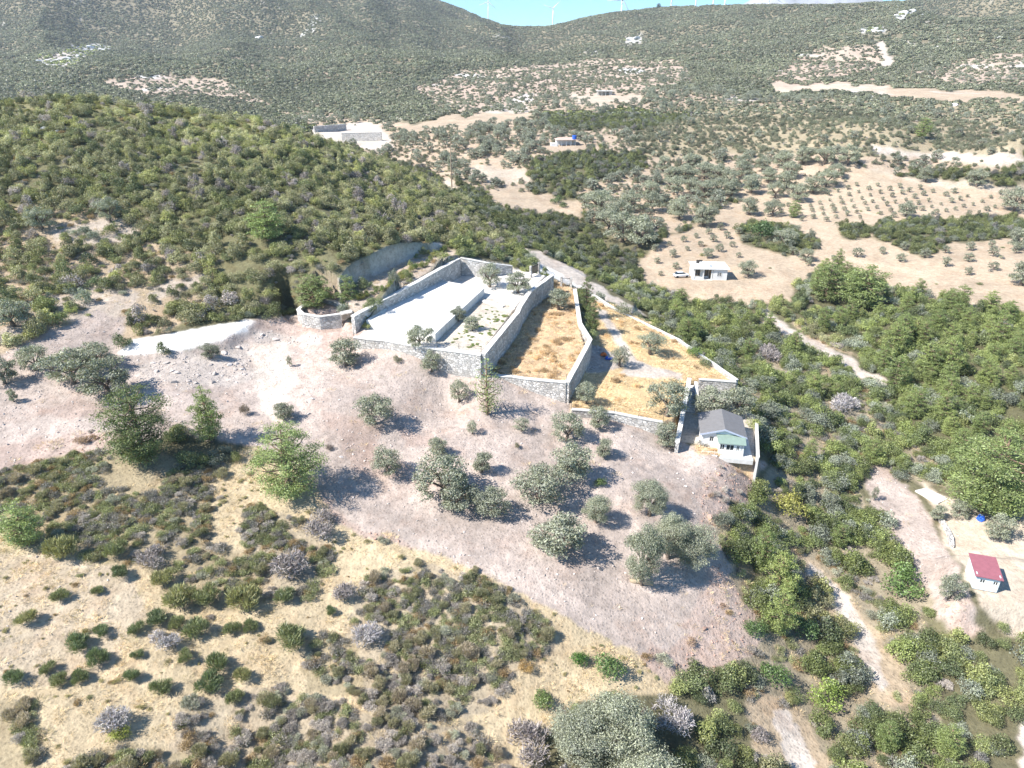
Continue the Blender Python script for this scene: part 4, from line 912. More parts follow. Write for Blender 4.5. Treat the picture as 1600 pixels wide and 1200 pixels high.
# concrete pool block
def poly_block(name, label, cat, top, zb, mat, rim=None, part='slab'):
    o = top[0].copy(); t = thing(name, label, cat, (o.x, o.y, zb)); o = t.location.copy(); n = len(top)
    V = [p-o for p in top]+[Vector((p.x-o.x, p.y-o.y, 0)) for p in top]
    obj(part, mesh(part, V, [tuple(range(n))]+[(i, i+n, (i+1) % n+n, (i+1) % n) for i in range(n)]), mat, t)
    if rim: prism('rim', [p-o+Vector((0, 0, rim)) for p in top]+[top[0]-o+Vector((0, 0, rim))], [p.z-o.z+.003 for p in top]+[top[0].z-o.z+.003], .3, mat, t, off=.16)
    return t
poly_block('pool_block', 'large raised white concrete pool block in the upper terrace', 'pool', [P(572, 501, 21.3), P(680, 523, 21.3), P(757, 451, 21.5), P(674, 436, 21.5)], 19.6, M_SLAB, .14)
poly_block('kerb', 'thin white kerb between the paving and the gravel garden', 'kerb', [P(752, 470, 20.45), P(757, 468, 20.45), P(789, 477, 20.45), P(785, 479, 20.45)], 19.9, M_CAP)
FS = float(G(1456, 774).z)
poly_block('foundation_slab', 'pale rectangular concrete slab above the red-roofed hut', 'slab', [P(1430, 766, FS+.18), P(1466, 786, FS+.18), P(1482, 779, FS+.18), P(1447, 762, FS+.18)], FS-1, M_CAP)
def heap(name, label, cat, p, sx, sy, sz, mat, seed, rz=0):
    import bmesh
    bm = bmesh.new(); bmesh.ops.create_icosphere(bm, subdivisions=4, radius=1)
    for v in bm.verts:
        n = v.co.normalized(); k = .72+.5*float(fbm(n.x*2+seed, n.y*2+n.z*1.7, seed, 4)); v.co = Vector((n.x*sx*k, n.y*sy*k, max(n.z, -.2)*sz*k))
    me = bpy.data.meshes.new(name); bm.to_mesh(me); bm.free(); o = obj(name, me, mat, loc=p); o.rotation_euler[2] = rz; return tag(o, label, cat)
heap('tarp', 'crumpled blue tarp beside the end of the pool block', 'tarp', P(562, 506, 20.1), 1.3, .8, .8, M_BLUE, 1)
heap('tarp', 'small bright blue tarp on the rubble by the grass terrace', 'tarp', P(951, 560, 13.6), .7, .5, .4, M_BLUE, 2)
heap('tarp', 'crumpled orange tarp next to the blue one on the rubble', 'tarp', P(943, 554, 13.8), .6, .4, .4, M_ORG, 3)
heap('barrel_cover', 'bright blue cover under the olives above the red-roofed hut', 'cover', G(1532, 812), .5, .5, .9, M_BLUE, 4)

def box(x0, x1, y0, y1, z0, z1):
    return [(x0,y0,z0),(x1,y0,z0),(x1,y1,z0),(x0,y1,z0),(x0,y0,z1),(x1,y0,z1),(x1,y1,z1),(x0,y1,z1)], [(0,3,2,1),(4,5,6,7),(0,1,5,4),(1,2,6,5),(2,3,7,6),(3,0,4,7)]
def boxes(name, lst, mat, parent, label=None):
    V = []; Fc = []
    for b in lst:
        v, f = box(*b); k = len(V); V += v; Fc += [tuple(i+k for i in q) for q in f]
    o = obj(name, mesh(name, V, Fc), mat, parent)
    if label: o['label'] = label
    return o
def wall_holes(x0, x1, z0, z1, holes, y0, y1):
    """front wall as boxes around openings (ox0,ox1,oz0,oz1), sorted by x"""
    L = []; x = x0
    for a, b, c, d in holes:
        if a > x: L.append((x, a, y0, y1, z0, z1))
        if c > z0: L.append((a, b, y0, y1, z0, c))
        if d < z1: L.append((a, b, y0, y1, d, z1))
        x = b
    if x < x1: L.append((x, x1, y0, y1, z0, z1))
    return L
def window(p, x0, x1, z0, z1, y, mat=None, name='window'):
    w_ = .07; f = boxes(name, [(x0, x1, y, y+.06, z0, z0+w_), (x0, x1, y, y+.06, z1-w_, z1), (x0, x0+w_, y, y+.06, z0+w_, z1-w_), (x1-w_, x1, y, y+.06, z0+w_, z1-w_), ((x0+x1)/2-.03, (x0+x1)/2+.03, y, y+.06, z0+w_, z1-w_)], mat or M_WHITE, p)
    boxes('pane', [(x0+w_, x1-w_, y+.07, y+.09, z0, z1)], M_GLASS, f); return f

# cottage beside the steps
A, B = P(1094, 700, 8.95), P(1160, 706, 8.95); wd = (B-A).xy.length; rz = math.atan2(B.y-A.y, B.x-A.x)
ct = thing('cottage', 'small white cottage with grey gable roof and green porch roof by the steps', 'house', A, rz); dp, ev, rg = 6.0, 2.5, 3.45; mx = wd*.52
fl = wall_holes(0, wd, 0, ev, [(1.15, 1.75, 1.2, 2.1)], 0, .2)
wl = boxes('wall', fl+[(0, .2, .2, dp-.2, 0, ev), (wd-.2, wd, .2, dp-.2, 0, ev), (0, wd, dp-.2, dp, 0, ev)], M_WHITE, ct)
for y0 in (0, dp-.2): obj('gable', mesh('gable', [(0, y0, ev), (wd, y0, ev), (mx, y0, rg-.06), (0, y0+.2, ev), (wd, y0+.2, ev), (mx, y0+.2, rg-.06)], [(0, 1, 2), (5, 4, 3), (0, 2, 5, 3), (1, 4, 5, 2)]), M_WHITE, ct)
e = .3
for s, xs in ((-1, -e), (1, wd+e)):
    ze = rg-(rg-ev)*(abs(xs-mx)/(mx if s < 0 else wd-mx)); v = [(xs, -e, ze), (mx, -e, rg), (mx, dp+e, rg), (xs, dp+e, ze)]
    v += [(a, b, c+.1) for a, b, c in v]; obj('roof', mesh('roof', v, [(0, 1, 2, 3), (7, 6, 5, 4), (0, 4, 5, 1), (1, 5, 6, 2), (2, 6, 7, 3), (3, 7, 4, 0)]), M_GREY, ct)
    v = [(xs, -e-.04, ze-.14), (mx, -e-.04, rg-.14), (mx, -e-.04, rg+.1), (xs, -e-.04, ze+.1)]; v += [(a, b+.037, c) for a, b, c in v]
    obj('bargeboard', mesh('bargeboard', v, [(0, 1, 2, 3), (7, 6, 5, 4), (0, 4, 5, 1), (1, 5, 6, 2), (2, 6, 7, 3), (3, 7, 4, 0)]), plain('blue_trim', (.42, .46, .56), .6), ct)
window(ct, 1.15, 1.75, 1.2, 2.1, .06)
px0, px1, pd = 2.35, wd-.12, 1.5                      # glazed porch
v = [(px0-.35, -.003, 2.52), (px1+.2, -.003, 2.52), (px1+.2, -pd-.35, 2.02), (px0-.15, -pd-.35, 2.02)]; v += [(a, b, c+.07) for a, b, c in v]
obj('porch_roof', mesh('porch_roof', v, [(0, 1, 2, 3), (7, 6, 5, 4), (0, 4, 5, 1), (1, 5, 6, 2), (2, 6, 7, 3), (3, 7, 4, 0)]), M_GREEN, ct)
hl = [(px0+.15, px0+.8, .85, 1.8), (px0+1.0, px0+2.1, .85, 1.8), (px0+2.4, px0+2.85, .85, 1.8), (px0+3.05, px1-.15, .85, 1.8)]
pw = boxes('porch_wall', wall_holes(px0, px1, 0, 1.98, hl, -pd, -pd+.1)+[(px0, px0+.1, -pd+.1, -.003, 0, 1.98)], M_WHITE, ct)
for h in hl: window(ct, *h, -pd+.02)
boxes('porch_side', [(px1-.1, px1, -pd+.1, -.003, 0, 1.98)], M_WHITE, ct)
boxes('terrace_floor', [(-.3, wd+1.2, -pd-.9, dp, -.6, .03)], M_CAP, ct)
boxes('parapet', [(-.3, 2.2, -pd-.9, -pd-.75, .033, .35), (2.9, wd+1.2, -pd-.9, -pd-.75, .033, .35)], M_WHITE, ct)
boxes('railing', [(.0+i*.9, .04+i*.9, -pd-.85, -pd-.81, .353, .85) for i in range(3)]+[(0, 2.2, -pd-.85, -pd-.81, .85, .89)], M_WHITE, ct)
stone_wall('narrow white wall along the gully side of the cottage yard', [P(1182, 662, 9.7), P(1184, 716, 9.5)], .3, .5, mat=M_CON)

# flat-roofed white house across the valley
hp = P(1083, 437, 8.0)
hs = thing('house', 'flat-roofed white house with shaded veranda across the valley', 'house', hp, math.radians(-4)); W_, D_ = 8.6, 6.5
boxes('wall', [(0, W_, 2.0, D_, 0, 2.9), (5.0, W_, 0, 1.997, 0, 2.9)], M_WHITE, hs)
boxes('roof', [(-.4, W_+.5, -.4, D_+.4, 2.903, 3.1)], M_WHITE, hs); boxes('parapet', [(2.0, 4.4, 1.6, 4.2, 3.103, 3.75)], M_WHITE, hs)
for x in (.05, 2.4, 4.55): boxes('pillar', [(x, x+.28, .0, .28, 0, 2.9)], M_WHITE, hs)
boxes('veranda_wall', [(.33, 2.4, .06, .2, 0, .75)], M_WHITE, hs); boxes('veranda_floor', [(-.3, 4.995, -.3, 1.995, -.3, .02)], M_CAP, hs)
for x in (.7, 2.9): window(hs, x, x+1.3, .5, 2.2, 1.92, M_WOOD)
window(hs, 6.0, 7.2, 1.0, 2.1, -.07); boxes('door', [(4.3, 4.9, 1.93, 1.99, .02, 2.1)], M_WOOD, hs)
for x, y in ((1.2, 4.6), ): boxes('solar_panel', [(x, x+1.6, y, y+.1, 3.2, 4.1)], M_DARK, hs)
# car
def car(label, p, rz):
    t = thing('parked_car', label, 'car', p, rz)
    sec = [(-2.1, .35, .72, .74), (-1.95, .25, .88, .80), (-1.2, .22, .98, .84), (-.9, .22, 1.0, .85), (1.0, .22, 1.0, .85), (1.9, .25, .82, .80), (2.1, .35, .6, .72)]
    V = []; Fc = []
    for x, z0, z1, hw in sec: V += [(x, -hw, z0), (x, hw, z0), (x, hw, z1-.08), (x, hw*.88, z1), (x, -hw*.88, z1), (x, -hw, z1-.08)]
    for i in range(len(sec)-1):
        for k in range(6): Fc.append((i*6+k, i*6+(k+1) % 6, i*6+6+(k+1) % 6, i*6+6+k))
    Fc += [tuple(range(6)), tuple(range((len(sec)-1)*6, len(sec)*6))]
    b = obj('body', mesh('body', V, Fc, True), M_PAINT, t)
    V = [(-1.75, -.72, .98), (-1.75, .72, .98), (1.15, .72, .98), (1.15, -.72, .98), (-1.2, -.58, 1.45), (-1.2, .58, 1.45), (.35, .58, 1.45), (.35, -.58, 1.45)]
    obj('window', mesh('window', V, [(0, 4, 5, 1), (1, 5, 6, 2), (2, 6, 7, 3), (3, 7, 4, 0)]), M_GLASS, t)
    V = [(-1.2, -.6, 1.45), (-1.2, .6, 1.45), (.35, .6, 1.45), (.35, -.6, 1.45), (-1.1, -.54, 1.5), (-1.1, .54, 1.5), (.25, .54, 1.5), (.25, -.54, 1.5)]
    obj('roof', mesh('roof', V, [(0, 1, 2, 3), (4, 7, 6, 5), (0, 4, 5, 1), (1, 5, 6, 2), (2, 6, 7, 3), (3, 7, 4, 0)]), M_PAINT, t)
    for x in (-1.3, 1.3):
        for s in (-1, 1):
            wv, wf = tube([(x, s*.68, .31), (x, s*.86, .31)], [.31, .31], 14); obj('wheel', mesh('wheel', wv, wf), M_TYRE, t)
    for s in (-1, 1): boxes('headlight', [(2.02, 2.09, s*.55-.12, s*.55+.12, .5, .62)], M_GLASS, t)
car('small white car parked left of the flat-roofed house', G(1064, 433)+Vector((0, 0, .02)), math.radians(8))

# hut with the red roof
A, B = P(1519, 919, 2.0), P(1557, 926, 2.0); wd = (B-A).xy.length; rz = math.atan2(B.y-A.y, B.x-A.x)
ht = thing('hut', 'small white hut with sloping dull red roof on the sandy plot', 'hut', A, rz); dp = 3.3
sh = Vector((-.5, 0, 0))
boxes('wall', wall_holes(0, wd, 0, 1.95, [(.5, 1.1, .95, 1.55), (1.9, 2.45, .95, 1.55)], 0, .12)+[(0, .12, .12, dp, 0, 2.15), (wd-.12, wd, .12, dp, 0, 2.15), (.12, wd-.12, dp-.12, dp, 0, 2.35)], plain('hut_panel', (.62, .70, .74), .7), ht)
window(ht, .5, 1.1, .95, 1.55, .03); window(ht, 1.9, 2.45, .95, 1.55, .03)
v = [(-.2, -.25, 1.96), (wd+.2, -.25, 1.96), (wd+.2, dp+.25, 2.55), (-.2, dp+.25, 2.55)]; v += [(a, b, c+.07) for a, b, c in v]
obj('roof', mesh('roof', v, [(0, 1, 2, 3), (7, 6, 5, 4), (0, 4, 5, 1), (1, 5, 6, 2), (2, 6, 7, 3), (3, 7, 4, 0)]), M_RED, ht)
stone_wall('ragged low stone wall between the brown strip and the sandy plot', [G(q, r)+Vector((0, 0, .45)) for q, r in ((1464, 806), (1472, 818), (1480, 830), (1485, 842), (1486, 856))], .6, .6, cap=False)

# columned pavilion up the valley, farther concrete shell, walled pads
p = G(870, 229); pv = thing('pavilion', 'small columned white house with blue tank up the valley', 'house', p, math.radians(3)); W_ = 8.5
boxes('wall', [(0, W_, 2.2, 6, 0, 2.8), (-2.6, -.003, .5, 5, 0, 1.2)], M_WHITE, pv); boxes('plinth', [(-.4, W_+.6, -.4, 6.2, -1.2, -.003)], M_WHITE, pv)
for i in range(5): boxes('column', [(i*(W_-.3)/4, i*(W_-.3)/4+.3, 0, .3, 0, 2.8)], M_WHITE, pv)
obj('roof', mesh('roof', [(-.6, -.6, 2.803), (W_+.6, -.6, 2.803), (W_+.6, 6.6, 2.803), (-.6, 6.6, 2.803), (1.5, 3, 3.7), (W_-1.5, 3, 3.7)], [(0, 1, 5, 4), (1, 2, 5), (2, 3, 4, 5), (3, 0, 4), (3, 2, 1, 0)]), M_ROOFP, pv)
tk = thing('water_tank', 'round blue water tank on a stand beside the columned house', 'tank', G(897, 227), 0); v, f = tube([(0, 0, 2.6), (0, 0, 4.2)], [.95, .95], 16); obj('drum', mesh('drum', v, f, False), M_BLUE, tk)
for x, y in ((-.6, -.6), (.6, -.6), (.6, .6), (-.6, .6)): boxes('leg', [(x-.06, x+.06, y-.06, y+.06, -.5, 2.6)], M_WOOD, tk)
p = G(934, 150); fb = thing('concrete_shell', 'unfinished flat concrete building far up the valley', 'building', p, 0); W_ = 10
boxes('floor_slab', [(-.5, W_+.5, -.5, 7, -1, 0), ], M_CAP, fb); boxes('roof', [(-.5, W_+.5, -.5, 7, 3.0, 3.3)], M_CAP, fb); boxes('wall', [(0, W_, 4, 6.5, .003, 2.997), (8, W_, .3, 3.997, .003, 2.997)], M_SW, fb)
for x in (0, 2.6, 5.2): boxes('column', [(x, x+.35, 0, .35, .003, 2.997)], M_CAP, fb)
def far_wall(label, a, b, h, t=.8):
    pa, pb = G(*a), G(*b); z = max(pa.z, pb.z)+h; stone_wall(label, [Vector((pa.x, pa.y, pa.z+h)), Vector((pb.x, pb.y, pb.z+h))], t, 1.0)
far_wall('upper stone wall of the walled plots beyond the left hill', (491, 207), (541, 203), 3.2)
far_wall('lower stone wall of the walled plots beyond the left hill', (535, 221), (597, 220), 4.2)
def pole(label, base, h, arm=True):
    t = thing('utility_pole', label, 'pole', base); obj('shaft', limbs('shaft', [([(0, 0, -.5), (0, 0, h)], [.24, .13])], 8), M_WOOD, t)
    if arm:
        boxes('crossarm', [(-1.1, 1.1, -.08, .08, h-.9, h-.75)], M_WOOD, t)
        for x in (-1, 0, 1): boxes('insulator', [(x-.06, x+.06, -.06, .06, h-.748, h-.5)], M_STEEL, t)
b = G(706, 292); pole('tall utility pole in front of the valley olive grove', b, 16)
pole('thin utility pole standing below the red earth slope', G(835, 166), 11); pole('thin utility pole on the sandy terrace at the upper right', G(1421, 128), 12); pole('thin utility pole by the upper right terrace road', G(1215, 128), 11)

# gates and pillars at the drive
def gate(label, a, b, h, zz):
    pa, pb = P(*a, zz), P(*b, zz); w_ = (pb-pa).xy.length; t = thing('gate', label, 'gate', pa, math.atan2(pb.y-pa.y, pb.x-pa.x))
    for x in (0, w_): boxes('pillar', [(x-.2, x+.2, -.2, .2, -1, h)], M_SW, t)
    boxes('gate_leaf', [(.25+i*.16, .29+i*.16, -.03, .03, .1, h-.2) for i in range(int((w_-.4)/.16))]+[(.22, w_-.22, -.034, .034, .12, .2), (.22, w_-.22, -.034, .034, h-.35, h-.27)], M_DARK, t)
gate('dark iron gate at the head of the pool terrace', (829, 430), (842, 424), 1.9, 20.9)
gate('dark iron gate between the two drives', (877, 446), (892, 447), 1.9, 17.9)

# wind turbines on the skyline
def turbine(label, px, D, hub_h, ph, hubpy=None):
    r = ray(px, 20)*D; x, y = r[0], r[1]; z = float(height(x, y)) if hubpy is None else CAMZ-coef(hubpy)*D-hub_h
    t = thing('wind_turbine', label, 'wind turbine', (x, y, z-3)); h = hub_h+3
    obj('tower', limbs('tower', [([(0, 0, 0), (0, 0, h*.5), (0, 0, h)], [2.3, 1.9, 1.4])], 14), M_STEEL, t); boxes('nacelle', [(-1.9, 1.9, -3, 6.5, h, h+3.6)], M_STEEL, t)
    v, f = tube([(0, -3.1, h+1.8), (0, -5.2, h+1.8)], [1.7, .8], 12); hb = obj('hub', mesh('hub', v, f), M_STEEL, t)
    for k in range(3):
        a = ph+k*2.0944; c, s = math.cos(a), math.sin(a); V = []
        for q, wq in ((1.2, 1.0), (7, 2.6), (20, 1.6), (36, .4)):
            for g_, th in ((-.3, 0), (0, .35), (.7, 0), (0, -.35)): V.append((c*q-s*g_*wq, -4.2+th*wq*.7, h+1.8+s*q+c*g_*wq))
        Fc = [(i*4+j, i*4+(j+1) % 4, i*4+4+(j+1) % 4, i*4+4+j) for i in range(3) for j in range(4)]+[(12, 13, 14, 15)]
        obj('blade', mesh('blade', V, Fc, True), M_STEEL, t)
turbine('wind turbine standing at the foot of the left mountain skyline', 763, 2550, 65, math.radians(80), 4)
turbine('wind turbine with raised blades in the dip of the skyline', 864, 2500, 65, math.radians(42), 14)
for i, (px, D, ph) in enumerate(((971, 1620, 64), (1048, 1600, 20), (1086, 2100, 100), (1113, 2050, 75), (1131, 1650, 30), (1199, 1640, 90))):
    pl = ['beside the rocky shoulder of the ridge', 'right of the lone ridge tree', 'thin and distant, behind the middle of the ridge', 'thin and distant, left of a nearer one', 'second from the right on the ridge', 'rightmost on the ridge'][i]
    turbine('wind turbine tower '+pl, px, D, 58 if D < 2000 else 66, math.radians(ph), None if D < 2000 else -22)

# distant limestone range
dm = []; xs = np.linspace(560, 1700, 90); ys = np.linspace(3300, 4100, 40)
gx, gy = np.meshgrid(xs, ys); pk = np.exp(-((gy-3750)/200)**2)*np.clip(1-np.abs((gx-1560)/760)**2.2, 0, 1)
gz = 90+(fbm(gx/200, gy/200, 77, 6)*.5+.72)*pk*330
V = np.stack([gx, gy, gz], -1).reshape(-1, 3); nx_, ny_ = len(xs), len(ys)
Fc = [(j*nx_+i, j*nx_+i+1, (j+1)*nx_+i+1, (j+1)*nx_+i) for j in range(ny_-1) for i in range(nx_-1)]
tag(obj('distant_mountain', mesh('distant_mountain', V, Fc, True), plain('limestone', (.36, .37, .39), .95, .012, .35)), None, kind='structure')

# ------------------------------------------------------------------ plants placed one by one
def hand(name, label, px, py, w_, hgt, parts, tint, cat='tree', unit_w=1.95, unit_h=2.0, group=None, z=None, keep=.75):
    p = P(px, py, z) if z is not None else G(px, py); D = float(proj(p.x, p.y, p.z)[2]); s = w_*D/F/unit_w
    sz = (hgt*D/F/unit_h*1.06) if hgt else s*RN.uniform(.92, 1.08); KEEP.append((p.x, p.y, s*keep))
    return tree(name, label, p, s, parts, np.asarray(tint)*RN.uniform(.9, 1.1), group, cat, sz=sz)
OL = [ # px, py base, width px, height px, label, variant, z
 (541,571,52,46,'rounded olive at the top of the field, below the pool front wall',0,None),(657,543,42,38,'olive standing inside the pool front wall, near the block corner',1,20),
 (674,580,40,36,'olive just outside the pool front wall',2,None),(718,628,34,42,'thin leaning olive on a stony mound below the corner of the stone walls',3,None),
 (585,662,66,52,'dense rounded olive alone in the upper middle of the field',4,None),(444,655,42,30,'small dark olive behind the tallest roadside pine',5,None),
 (738,678,20,26,'small spindly olive between the pine and the round bush',2,None),(815,673,28,24,'tiny round olive right of the spindly one',0,None),
 (885,688,50,48,'olive below the high wall corner, first of the group going down',1,None),(935,668,40,40,'olive growing against the low wall under the golden grass',2,None),
 (916,628,38,36,'round olive in the corner under the high shaded wall',3,13.4),(606,740,46,46,'upright olive at the left of the field group',4,None),
 (684,712,38,34,'small olive above the big pair in mid field',5,None),(754,738,38,38,'small upright olive between the field pairs',0,None),
 (690,775,84,72,'broad olive of the big pair in the middle of the field',1,None),(718,795,66,60,'lower olive of the big pair in the middle of the field',2,None),
 (769,805,60,52,'dark olive right beside the big pair',3,None),(842,783,78,60,'wide olive with several stems, right of centre in the field',4,None),
 (892,748,66,66,'tall pale olive in the middle of the right group',5,None),(943,714,36,34,'small olive at the right under the low wall',0,None),
 (932,816,48,50,'upright pale olive between the wide one and the giant clump',1,None),(872,862,88,68,'large round olive alone low in the field',2,None),
 (1014,806,54,70,'top crown of the giant olive clump at the right field edge',3,None),(1003,914,66,118,'giant pale olive leaning over the cut log',4,None),(1082,880,70,70,'broad dark crown of the giant olive clump',5,None),(1044,872,62,86,'middle crown of the giant olive clump',1,None),
 (1040,698,38,44,'olive in front of the wall at the foot of the steps',0,None),(1042,648,64,60,'large olive on the golden terrace left of the steps',1,11.9),
 (1110,645,62,44,'spreading olive behind the cottage roof, left one',2,9.2),(1150,645,62,46,'spreading olive behind the cottage roof, right one',3,9.0),
 (1016,549,40,32,'dense round olive in the upper golden grass',4,13.2),(968,572,36,36,'sparse olive beside the curved white path',0,13.1),
 (873,480,42,32,'round olive at the head of the brown grass terrace',5,17.7),(765,449,42,42,'sparse grey olive at the far end of the pool terrace',3,20.3),
 (810,458,44,36,'dense olive by the gate of the pool terrace',2,20.3),(716,502,28,26,'small dark olive beside the pool block',5,20.1),(738,516,32,24,'small wide olive in the gravel garden',0,20.1),
 (115,600,70,60,'left crown of the olive clump by the left track',1,None),(172,618,84,66,'dark right crown of the olive clump by the left track',2,None),(150,575,64,44,'rear crown of the olive clump by the left track',3,None),
 (55,578,46,42,'lone olive on the pale bank at the far left',4,None),(8,600,48,48,'olive cut by the left edge of the picture',5,None),(330,560,32,26,'small dark olive on the edge of the rubble',0,None),
 (22,628,16,24,'tiny olive sapling on the left track',2,None),(453,573,11,20,'thin olive sapling at the top of the field',3,None),
 (905,1178,112,84,'giant pale olive crown at the bottom edge, left part',4,None),(965,1172,112,104,'giant pale olive crown at the bottom edge, taller right part',0,None),(1005,1262,140,100,'silver olive crown cut by the bottom edge',5,None),
 (1483,935,42,46,'olive on the slope left of the red-roofed hut',1,None),(1557,842,46,46,'olive above the red-roofed hut',2,None),(1497,806,34,30,'small olive by the pale slab',3,None),(1463,812,28,28,'twisted olive below the pale slab',0,None),
 (1365,782,12,28,'thin lone sapling at the top of the brown strip',2,None),(66,358,44,36,'silvery olive on the bank at the far left',3,None),(172,347,38,40,'silvery olive with a bare stem on the left bank',1,None),(22,510,60,46,'silvery olive at the left edge below the hillside',5,None),
]
for px, py, w_, h_, lb, v, z in OL:
    hand('olive_tree', lb, px, py, w_, h_, (OLVG[v % 2] if 'giant' in lb or 'silver olive' in lb else OLVS[v % 2] if 'sparse' in lb or 'thin' in lb or 'spindly' in lb else OLV[v]), T_OL*(1.12 if 'pale' in lb or 'silver' in lb or 'giant' in lb else .82 if 'dark' in lb else 1), z=z)
GV = [(1015,312,36),(1052,304,36),(1082,302,30),(1100,309,34),(1122,304,32),(1142,307,34),(1172,302,36),(1210,309,30),(1245,314,34),(1270,302,34),(1290,292,34),(1225,294,32),(1080,268,34),(1120,284,34),(1160,278,34),(1100,279,32),(1070,284,32),
 (1190,268,30),(1255,257,34),(1287,257,34),(1325,258,38),(1232,278,32),(1140,290,32),(1200,286,30),(1050,285,30),(965,348,44),(1000,385,60),(972,378,60),(935,334,46),(1060,342,44),(1100,354,42),(950,362,44),(1020,330,38),(985,330,38),(1222,262,30),(1162,262,28),(1035,268,30),(1305,278,28)]
for i, (px, py, w_) in enumerate(GV):
    t_ = hand('olive_tree', 'old olive', px, py, w_, w_*.85, OLV[i % 6], T_OL*1.08, group='olives of the old grove'); AUTO.append((t_, 'old silvery olive of the packed grove'))
ML = [(1170,336,32,'beside the clipped dark thicket'),(1207,338,30,'right of the clipped dark thicket'),(1415,338,28,'among the saplings of the upper orchard'),(1445,284,30,'at the top edge of the sandy slope'),(1525,292,32,'farther right on the top edge of the sandy slope'),
 (1168,432,30,'right of the flat-roofed house'),(1596,446,46,'at the right edge above the pine wood'),(1225,386,34,'in front of the long hedge thicket'),(1258,408,24,'below the hedge thicket'),(1585,330,44,'at the right end of the long hedge'),(1590,390,40,'below the right end of the long hedge'),(1105,402,18,'just behind the flat-roofed house')]
for px, py, w_, lb in ML: hand('olive_tree', 'single rounded olive '+lb, px, py, w_, w_*.9, OLV[px % 6], T_OL)
# young orchards in rows
def orchard(pix, gap, ang, r0, r1, label, group):
    c = [G(*q) for q in pix]; poly = [(v.x, v.y) for v in c]; cx = sum(p[0] for p in poly)/len(poly); cy = sum(p[1] for p in poly)/len(poly); R_ = 160
    ca, sa = math.cos(ang), math.sin(ang); g = np.arange(-R_, R_, gap); X, Y = np.meshgrid(g, g); X = X.ravel()+RN.normal(0, .16, X.size); Y = Y.ravel()+RN.normal(0, .16, Y.size)
    x = cx+X*ca-Y*sa; y = cy+X*sa+Y*ca; ok = _inpoly(x, y, poly) & (RN.uniform(0, 1, x.size) > .05)
    for a, b in zip(x[ok], y[ok]):
        if any((a-k[0])**2+(b-k[1])**2 < (k[2]+1.2)**2 for k in KEEP): continue
        s = RN.uniform(r0, r1); KEEP.append((a, b, s*.6)); AUTO.append((tree('young_olive_tree', label, (a, b, float(height(a, b))), s, OLVF[RN.integers(0, 4)], T_OL*RN.uniform(.75, 1.1), group), 'small young orchard olive'))
orchard([(1228,292),(1330,283),(1380,290),(1590,306),(1590,334),(1420,340),(1360,345),(1240,348),(1165,320)], 5.0, .5, .65, 1.15, 'small young olive in the rows of the upper orchard', 'saplings of the upper orchard')
orchard([(1215,398),(1300,400),(1590,378),(1600,400),(1560,440),(1420,418),(1330,412),(1255,420)], 7.6, .25, 1.0, 1.6, 'young round olive in the terrace row below the long hedge', 'young olives below the long hedge')
orchard([(1010,400),(1060,372),(1140,350),(1180,385),(1165,405),(1075,408),(1040,440)], 6.5, .7, .8, 1.4, 'small young olive on the sandy slope behind the flat-roofed house', 'saplings behind the house')
PN = [(226,722,124,128,'large dark green pine beside the left track',0,.72),(330,690,52,92,'slender light green pine right of the large dark one',1,1.25),(455,775,108,128,'broad bright green pine at the edge of the field',2,1.3),
 (42,852,64,76,'bright yellow-green young pine at the far left',3,1.45),(762,648,46,94,'thin airy pine below the corner of the stone walls',1,1.35),(492,480,60,52,'broad pine rising behind the curved wall',2,.9),(545,480,36,50,'small pine inside the curved wall beside the buttress',3,1.0),
 (1540,800,150,140,'huge bright green pine at the right above the sandy plot',0,1.12),(925,520,24,60,'dark narrow pine between the two grass terraces',1,.7),(915,490,24,55,'thin dark pine beside the upper shaded wall',3,.65),(1290,470,60,60,'dark pine at the top corner of the pine wood',2,.8),(1345,480,80,66,'layered green pine at the top of the pine wood',0,1.05),
 (1240,340,20,26,'bright small pine in the hedge by the orchard',3,1.2),(420,375,60,60,'bright green pine among the scrub of the left hillside',1,1.2),(1440,215,26,30,'lone bright pine on the scrubby plateau',2,1.2)]
for px, py, w_, h_, lb, v, k in PN:
    hand('pine_tree', lb, px, py, w_, h_, PINS if 'thin airy' in lb else (PING if w_ > 80 else PINE)[v], np.array([.15, .185, .066])*k, unit_w=2.05, unit_h=2.75, z=(21.0 if 'curved' in lb and 'inside' in lb else None))
def hb(name, label, px, py, w_, sp, tint, hk=1.0, v=None, z=None, cat='bush', group=None):
    p = P(px, py, z) if z is not None else G(px, py); D = float(proj(p.x, p.y, p.z)[2]); s = w_*D/F/(1.75 if sp in ('broom', 'grey') else 2.0); KEEP.append((p.x, p.y, s*.8))
    return bush(name, label, p-Vector((0, 0, .05)), s, PR[sp][RN.integers(0, 5) if v is None else v], tint, group, cat, s*hk)
